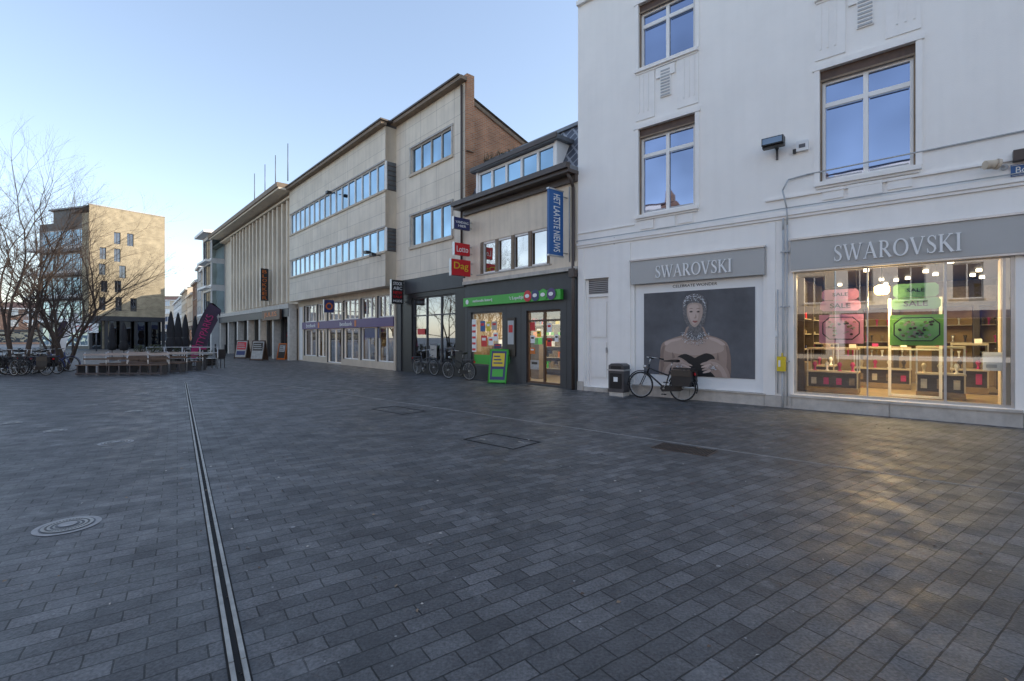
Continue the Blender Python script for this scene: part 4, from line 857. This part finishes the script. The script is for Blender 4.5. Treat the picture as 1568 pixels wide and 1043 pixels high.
def fflag(name,px,py,h,mat1,mat2,word,side=1,tc=whitep,wd=.75):
    x,y=gp(px,py); g=G(name,Matrix.Translation((x,y,0))@Matrix.Rotation(.3,4,'Z'))
    n=16
    def pole(t): return (side*(1.0*t*t*.9*h/3.35), .1+h*t*(1-.04*t))
    P=[pole(i/n) for i in range(n+1)]; P2=P+[(P[-1][0]+side*.18,P[-1][1]-.02),(P[-1][0]+side*.33,P[-1][1]-.18)]
    g['pole'].path([(a,0,b) for a,b in P2],.014,black,n=6)
    g['base'].box(-.3,.3,-.3,.3,0,.06,black); g['base'].lathe((0,0,.06),[(.09,0),(.03,.12)],black,n=10)
    cl=[]; 
    for i in range(2,n+1):
        a,b=P[i]; w=wd*min(1,(i-1)/4.)*(1 if i<n-2 else .8); cl.append(((a,b),(a+side*w*.9,b-.10-.25*(i/n))))
    cl.append((P2[-2],(P2[-1][0]+side*.2*wd,P2[-1][1]-.55)))
    for i,(u,v) in enumerate(zip(cl[:-1],cl[1:])):
        f=[(u[0][0],.0,u[0][1]),(u[1][0],.06*math.sin(i*.8),u[1][1]),(v[1][0],.06*math.sin((i+1)*.8),v[1][1]),(v[0][0],.0,v[0][1])]
        g['cloth'].face(f,mat1 if (i>2) else mat2,True)
    if word: text(g,word,P[8][0]+side*.42,-.08,P[8][1]+.02,h*.58,.34,tc,spin=72 if side>0 else 108)
    g.done()
fflag('feather_flag',291,562,3.35,flagdark,magenta,'CITYPARKS',1,tc=magenta)
fflag('feather_flag',88,556,3.0,whitep,whitep,'',1,wd=.35); fflag('feather_flag',76,553,2.6,flagdark,flagdark,'',1,wd=.5)
for px,py in((262,558),(273,556),(284,553),(299,551),(172,552),(190,553)):
    x,y=gp(px,py); h=3.0 if px>250 else 2.5; k=h/3.0; m=MBd(); m.lathe((0,0,0),[(.28,0),(.28,.08),(.04,.1),(.03,.5),(.03,1.0)],dsteel,n=12); m.lathe((0,0,0),[(.03,.80*k),(.17,.84*k),(.21,1.0*k),(.24,1.2*k),(.16,1.5*k),(.19,1.75*k),(.15,2.2*k),(.10,2.6*k),(.05,2.9*k),(.02,3.0*k)],canvas,n=16,flute=.16); m.lathe((0,0,1.48*k),[(.18,0),(.18,.05)],black,n=12); m.build('folded_parasol',Mx=Matrix.Translation((x,y,0)))
g=G('terrace_seating',Matrix.Translation((-17.35,19.2,0))@Matrix.Rotation(.08,4,'Z'))
t=g['deck']; Lw=3.3
for r in range(3):
    yy=r*1.25
    for k in range(4): t.box(0,Lw,yy+.1*k,yy+.1*k+.07,.40,.44,wood)
    for k in range(9): 
        xx=.05+k*(Lw-.15)/8; g['legs'].box(xx,xx+.05,yy,yy+.38,.02,.398,dsteel)
    g['legs'].box(0,Lw,yy-.01,yy+.03,.05,.12,dsteel)
    for z in (.62,.80): g['backrest'].box(0,Lw,yy+.40,yy+.43,z,z+.06,steel if z>.7 else wood)
    for k in range(5): xx=k*(Lw-.06)/4; g['legs'].tube((xx+.03,yy+.45,0),(xx+.03,yy+.45,.92),.018,steel)
for k in range(5):
    xx=k*Lw/4; g['rail'].tube((xx,4.2,0),(xx,4.2,1.05),.025,steel); 
for z in(.5,.78,1.05): g['rail'].tube((0,4.2,z),(Lw,4.2,z),.018,steel)
for k in range(4):
    xx=.2+k*.85; g['tables'].box(xx,xx+.6,3.2,3.8,.72,.76,offw); g['tables'].box(xx+.26,xx+.34,3.5,3.58,0,.72,dsteel)
    g['chairs'].box(xx+.05,xx+.5,4.6,5.0,.44,.48,black); g['chairs'].box(xx+.05,xx+.5,5.0,5.04,.48,.92,black)
    for a in(.06,.47): g['chairs'].box(xx+a,xx+a+.03,4.6,4.63,0,.44,dsteel); g['chairs'].box(xx+a,xx+a+.03,4.97,5.0,0,.44,dsteel)
g.done()
def planter(px,py,w,h,mt,name='wooden_planter'):
    x,y=gp(px,py); g=G(name,Matrix.Translation((x,y,0))@Matrix.Rotation(-.3,4,'Z'))
    for k in range(int(h/.13)): g['planks'].box(-w/2,w/2,-w/2,w/2,.02+k*.13,.14+k*.13,mt)
    for k in range(160):
        a=random.uniform(0,6.28); r=random.uniform(0,w*.45); z=h+random.random()*.4; xx=r*math.cos(a);yy=r*math.sin(a)
        g['foliage'].face([(xx,yy,z),(xx+.07,yy+random.uniform(-.05,.05),z+.03),(xx+.03,yy+.05,z+.09)],plantg)
    g.done()
planter(236,568,.75,.75,wood); planter(214,566,.6,.7,wood); planter(316,560,.6,.5,black,'planter'); planter(270,562,.7,.6,black,'planter'); planter(462,551,.5,.7,black,'planter')
g=G('cafe_sign',Matrix.Translation((-46.0,52,0))); g['panel'].box(-1.5,1.5,-.05,.05,2.0,3.0,whitep); g['posts'].tube((-1.3,0,0),(-1.3,0,2),.05,dsteel); g['posts'].tube((1.3,0,0),(1.3,0,2),.05,dsteel); text(g,'CAFE',0,-.06,2.5,1.8,.5,red); g.done()
for px,py in((330,543),(345,545),(215,548)):
    x,y=gp(px,py); m=MBd(); m.lathe((0,0,0),[(.06,0),(.06,.85),(.075,.86),(.075,.9),(.03,.94)],dsteel,n=12); m.build('bollard',Mx=Matrix.Translation((x,y,0)))
# ------------------------------------------------------------------ BARE TREES
def tree(name,x,y,h,seed,stems=3,spread=.5):
    r=random.Random(seed); m=MBd()
    def br(p,d,L,rad,dep):
        n=4 if dep<3 else 2; q=p
        for i in range(n):
            dd=(d+Vector((r.gauss(0,.10),r.gauss(0,.10),r.gauss(0,.06)+.04))).normalized(); e=q+dd*(L/n); r1=rad*(1-.45*(i+1)/n); r0=rad*(1-.45*i/n)
            m.tube(q,e,r0,bark,r1=r1,n=6 if dep<2 else (4 if dep<4 else 3),cap=False); q=e; d=dd
            if dep<6 and i>0 and r.random()<(.8 if dep<4 else .7):
                s=Vector((r.gauss(0,1),r.gauss(0,1),r.gauss(0,.5))).normalized(); nd=(d*(.75)+s*.75).normalized(); nd.z=max(nd.z,-.1); br(q,nd,L*r.uniform(.5,.75),r1*.62,dep+1)
        if dep<6:
            for k in range(2):
                s=Vector((r.gauss(0,1),r.gauss(0,1),r.gauss(0,.4))).normalized(); br(q,(d+s*.5).normalized(),L*r.uniform(.6,.78),rad*.52,dep+1)
    for i in range(stems):
        a=6.28*i/stems+r.random(); d=Vector((math.cos(a)*spread,math.sin(a)*spread,1)).normalized(); br(Vector((math.cos(a)*.12,math.sin(a)*.12,0)),d,h*.33,.075,0)
    m.build(name,Mx=Matrix.Translation((x,y,0)))
tree('bare_tree',-20.6,20.2,9.8,3,4,.33); tree('bare_tree',-22.2,24,9.4,8,3,.36); tree('bare_tree',-24,21.5,9.8,11,4,.35); tree('bare_tree',-28.5,30,9.8,15,3,.35)
tree('bare_tree',-20.4,22.0,6.2,21,4,.45)
# ------------------------------------------------------------------ WORLD / SUN / CAMERA
sun_az=math.radians(86); el=math.radians(28)
w=D.worlds.new('World'); scene.world=w; w.use_nodes=True; t=w.node_tree; bg=t.nodes['Background']
sk=t.nodes.new('ShaderNodeTexSky'); sk.sky_type='NISHITA'; sk.sun_disc=False; sk.sun_elevation=el; sk.sun_rotation=sun_az; sk.air_density=1.; sk.dust_density=.6; sk.ozone_density=1.3; sk.altitude=0
gm=t.nodes.new('ShaderNodeGamma'); gm.inputs[1].default_value=.76; t.links.new(sk.outputs[0],gm.inputs[0])
sc=t.nodes.new('ShaderNodeVectorMath'); sc.operation='MULTIPLY'; sc.inputs[1].default_value=(2.9,2.8,2.8); t.links.new(gm.outputs[0],sc.inputs[0])
t.links.new(sc.outputs[0],bg.inputs[0]); bg.inputs[1].default_value=.15
sl=D.lights.new('sun','SUN'); sl.energy=5; sl.angle=math.radians(.5); sl.color=(1,.88,.72)
so=D.objects.new('sun',sl); scene.collection.objects.link(so)
sd=Vector((math.sin(sun_az)*math.cos(el),math.cos(sun_az)*math.cos(el),math.sin(el))); so.rotation_euler=sd.to_track_quat('Z','Y').to_euler(); so.location=(30,0,40)
cam=D.cameras.new('camera'); cam.sensor_width=36; cam.lens=17.0; cam.shift_y=-.0035; cam.clip_end=3000; cam.clip_start=.05
co=D.objects.new('camera',cam); scene.collection.objects.link(co); co.location=(0,0,EYE); co.rotation_euler=(math.radians(90),0,0); scene.camera=co
scene.view_settings.view_transform='Standard'; scene.view_settings.look='None'; scene.view_settings.exposure=0
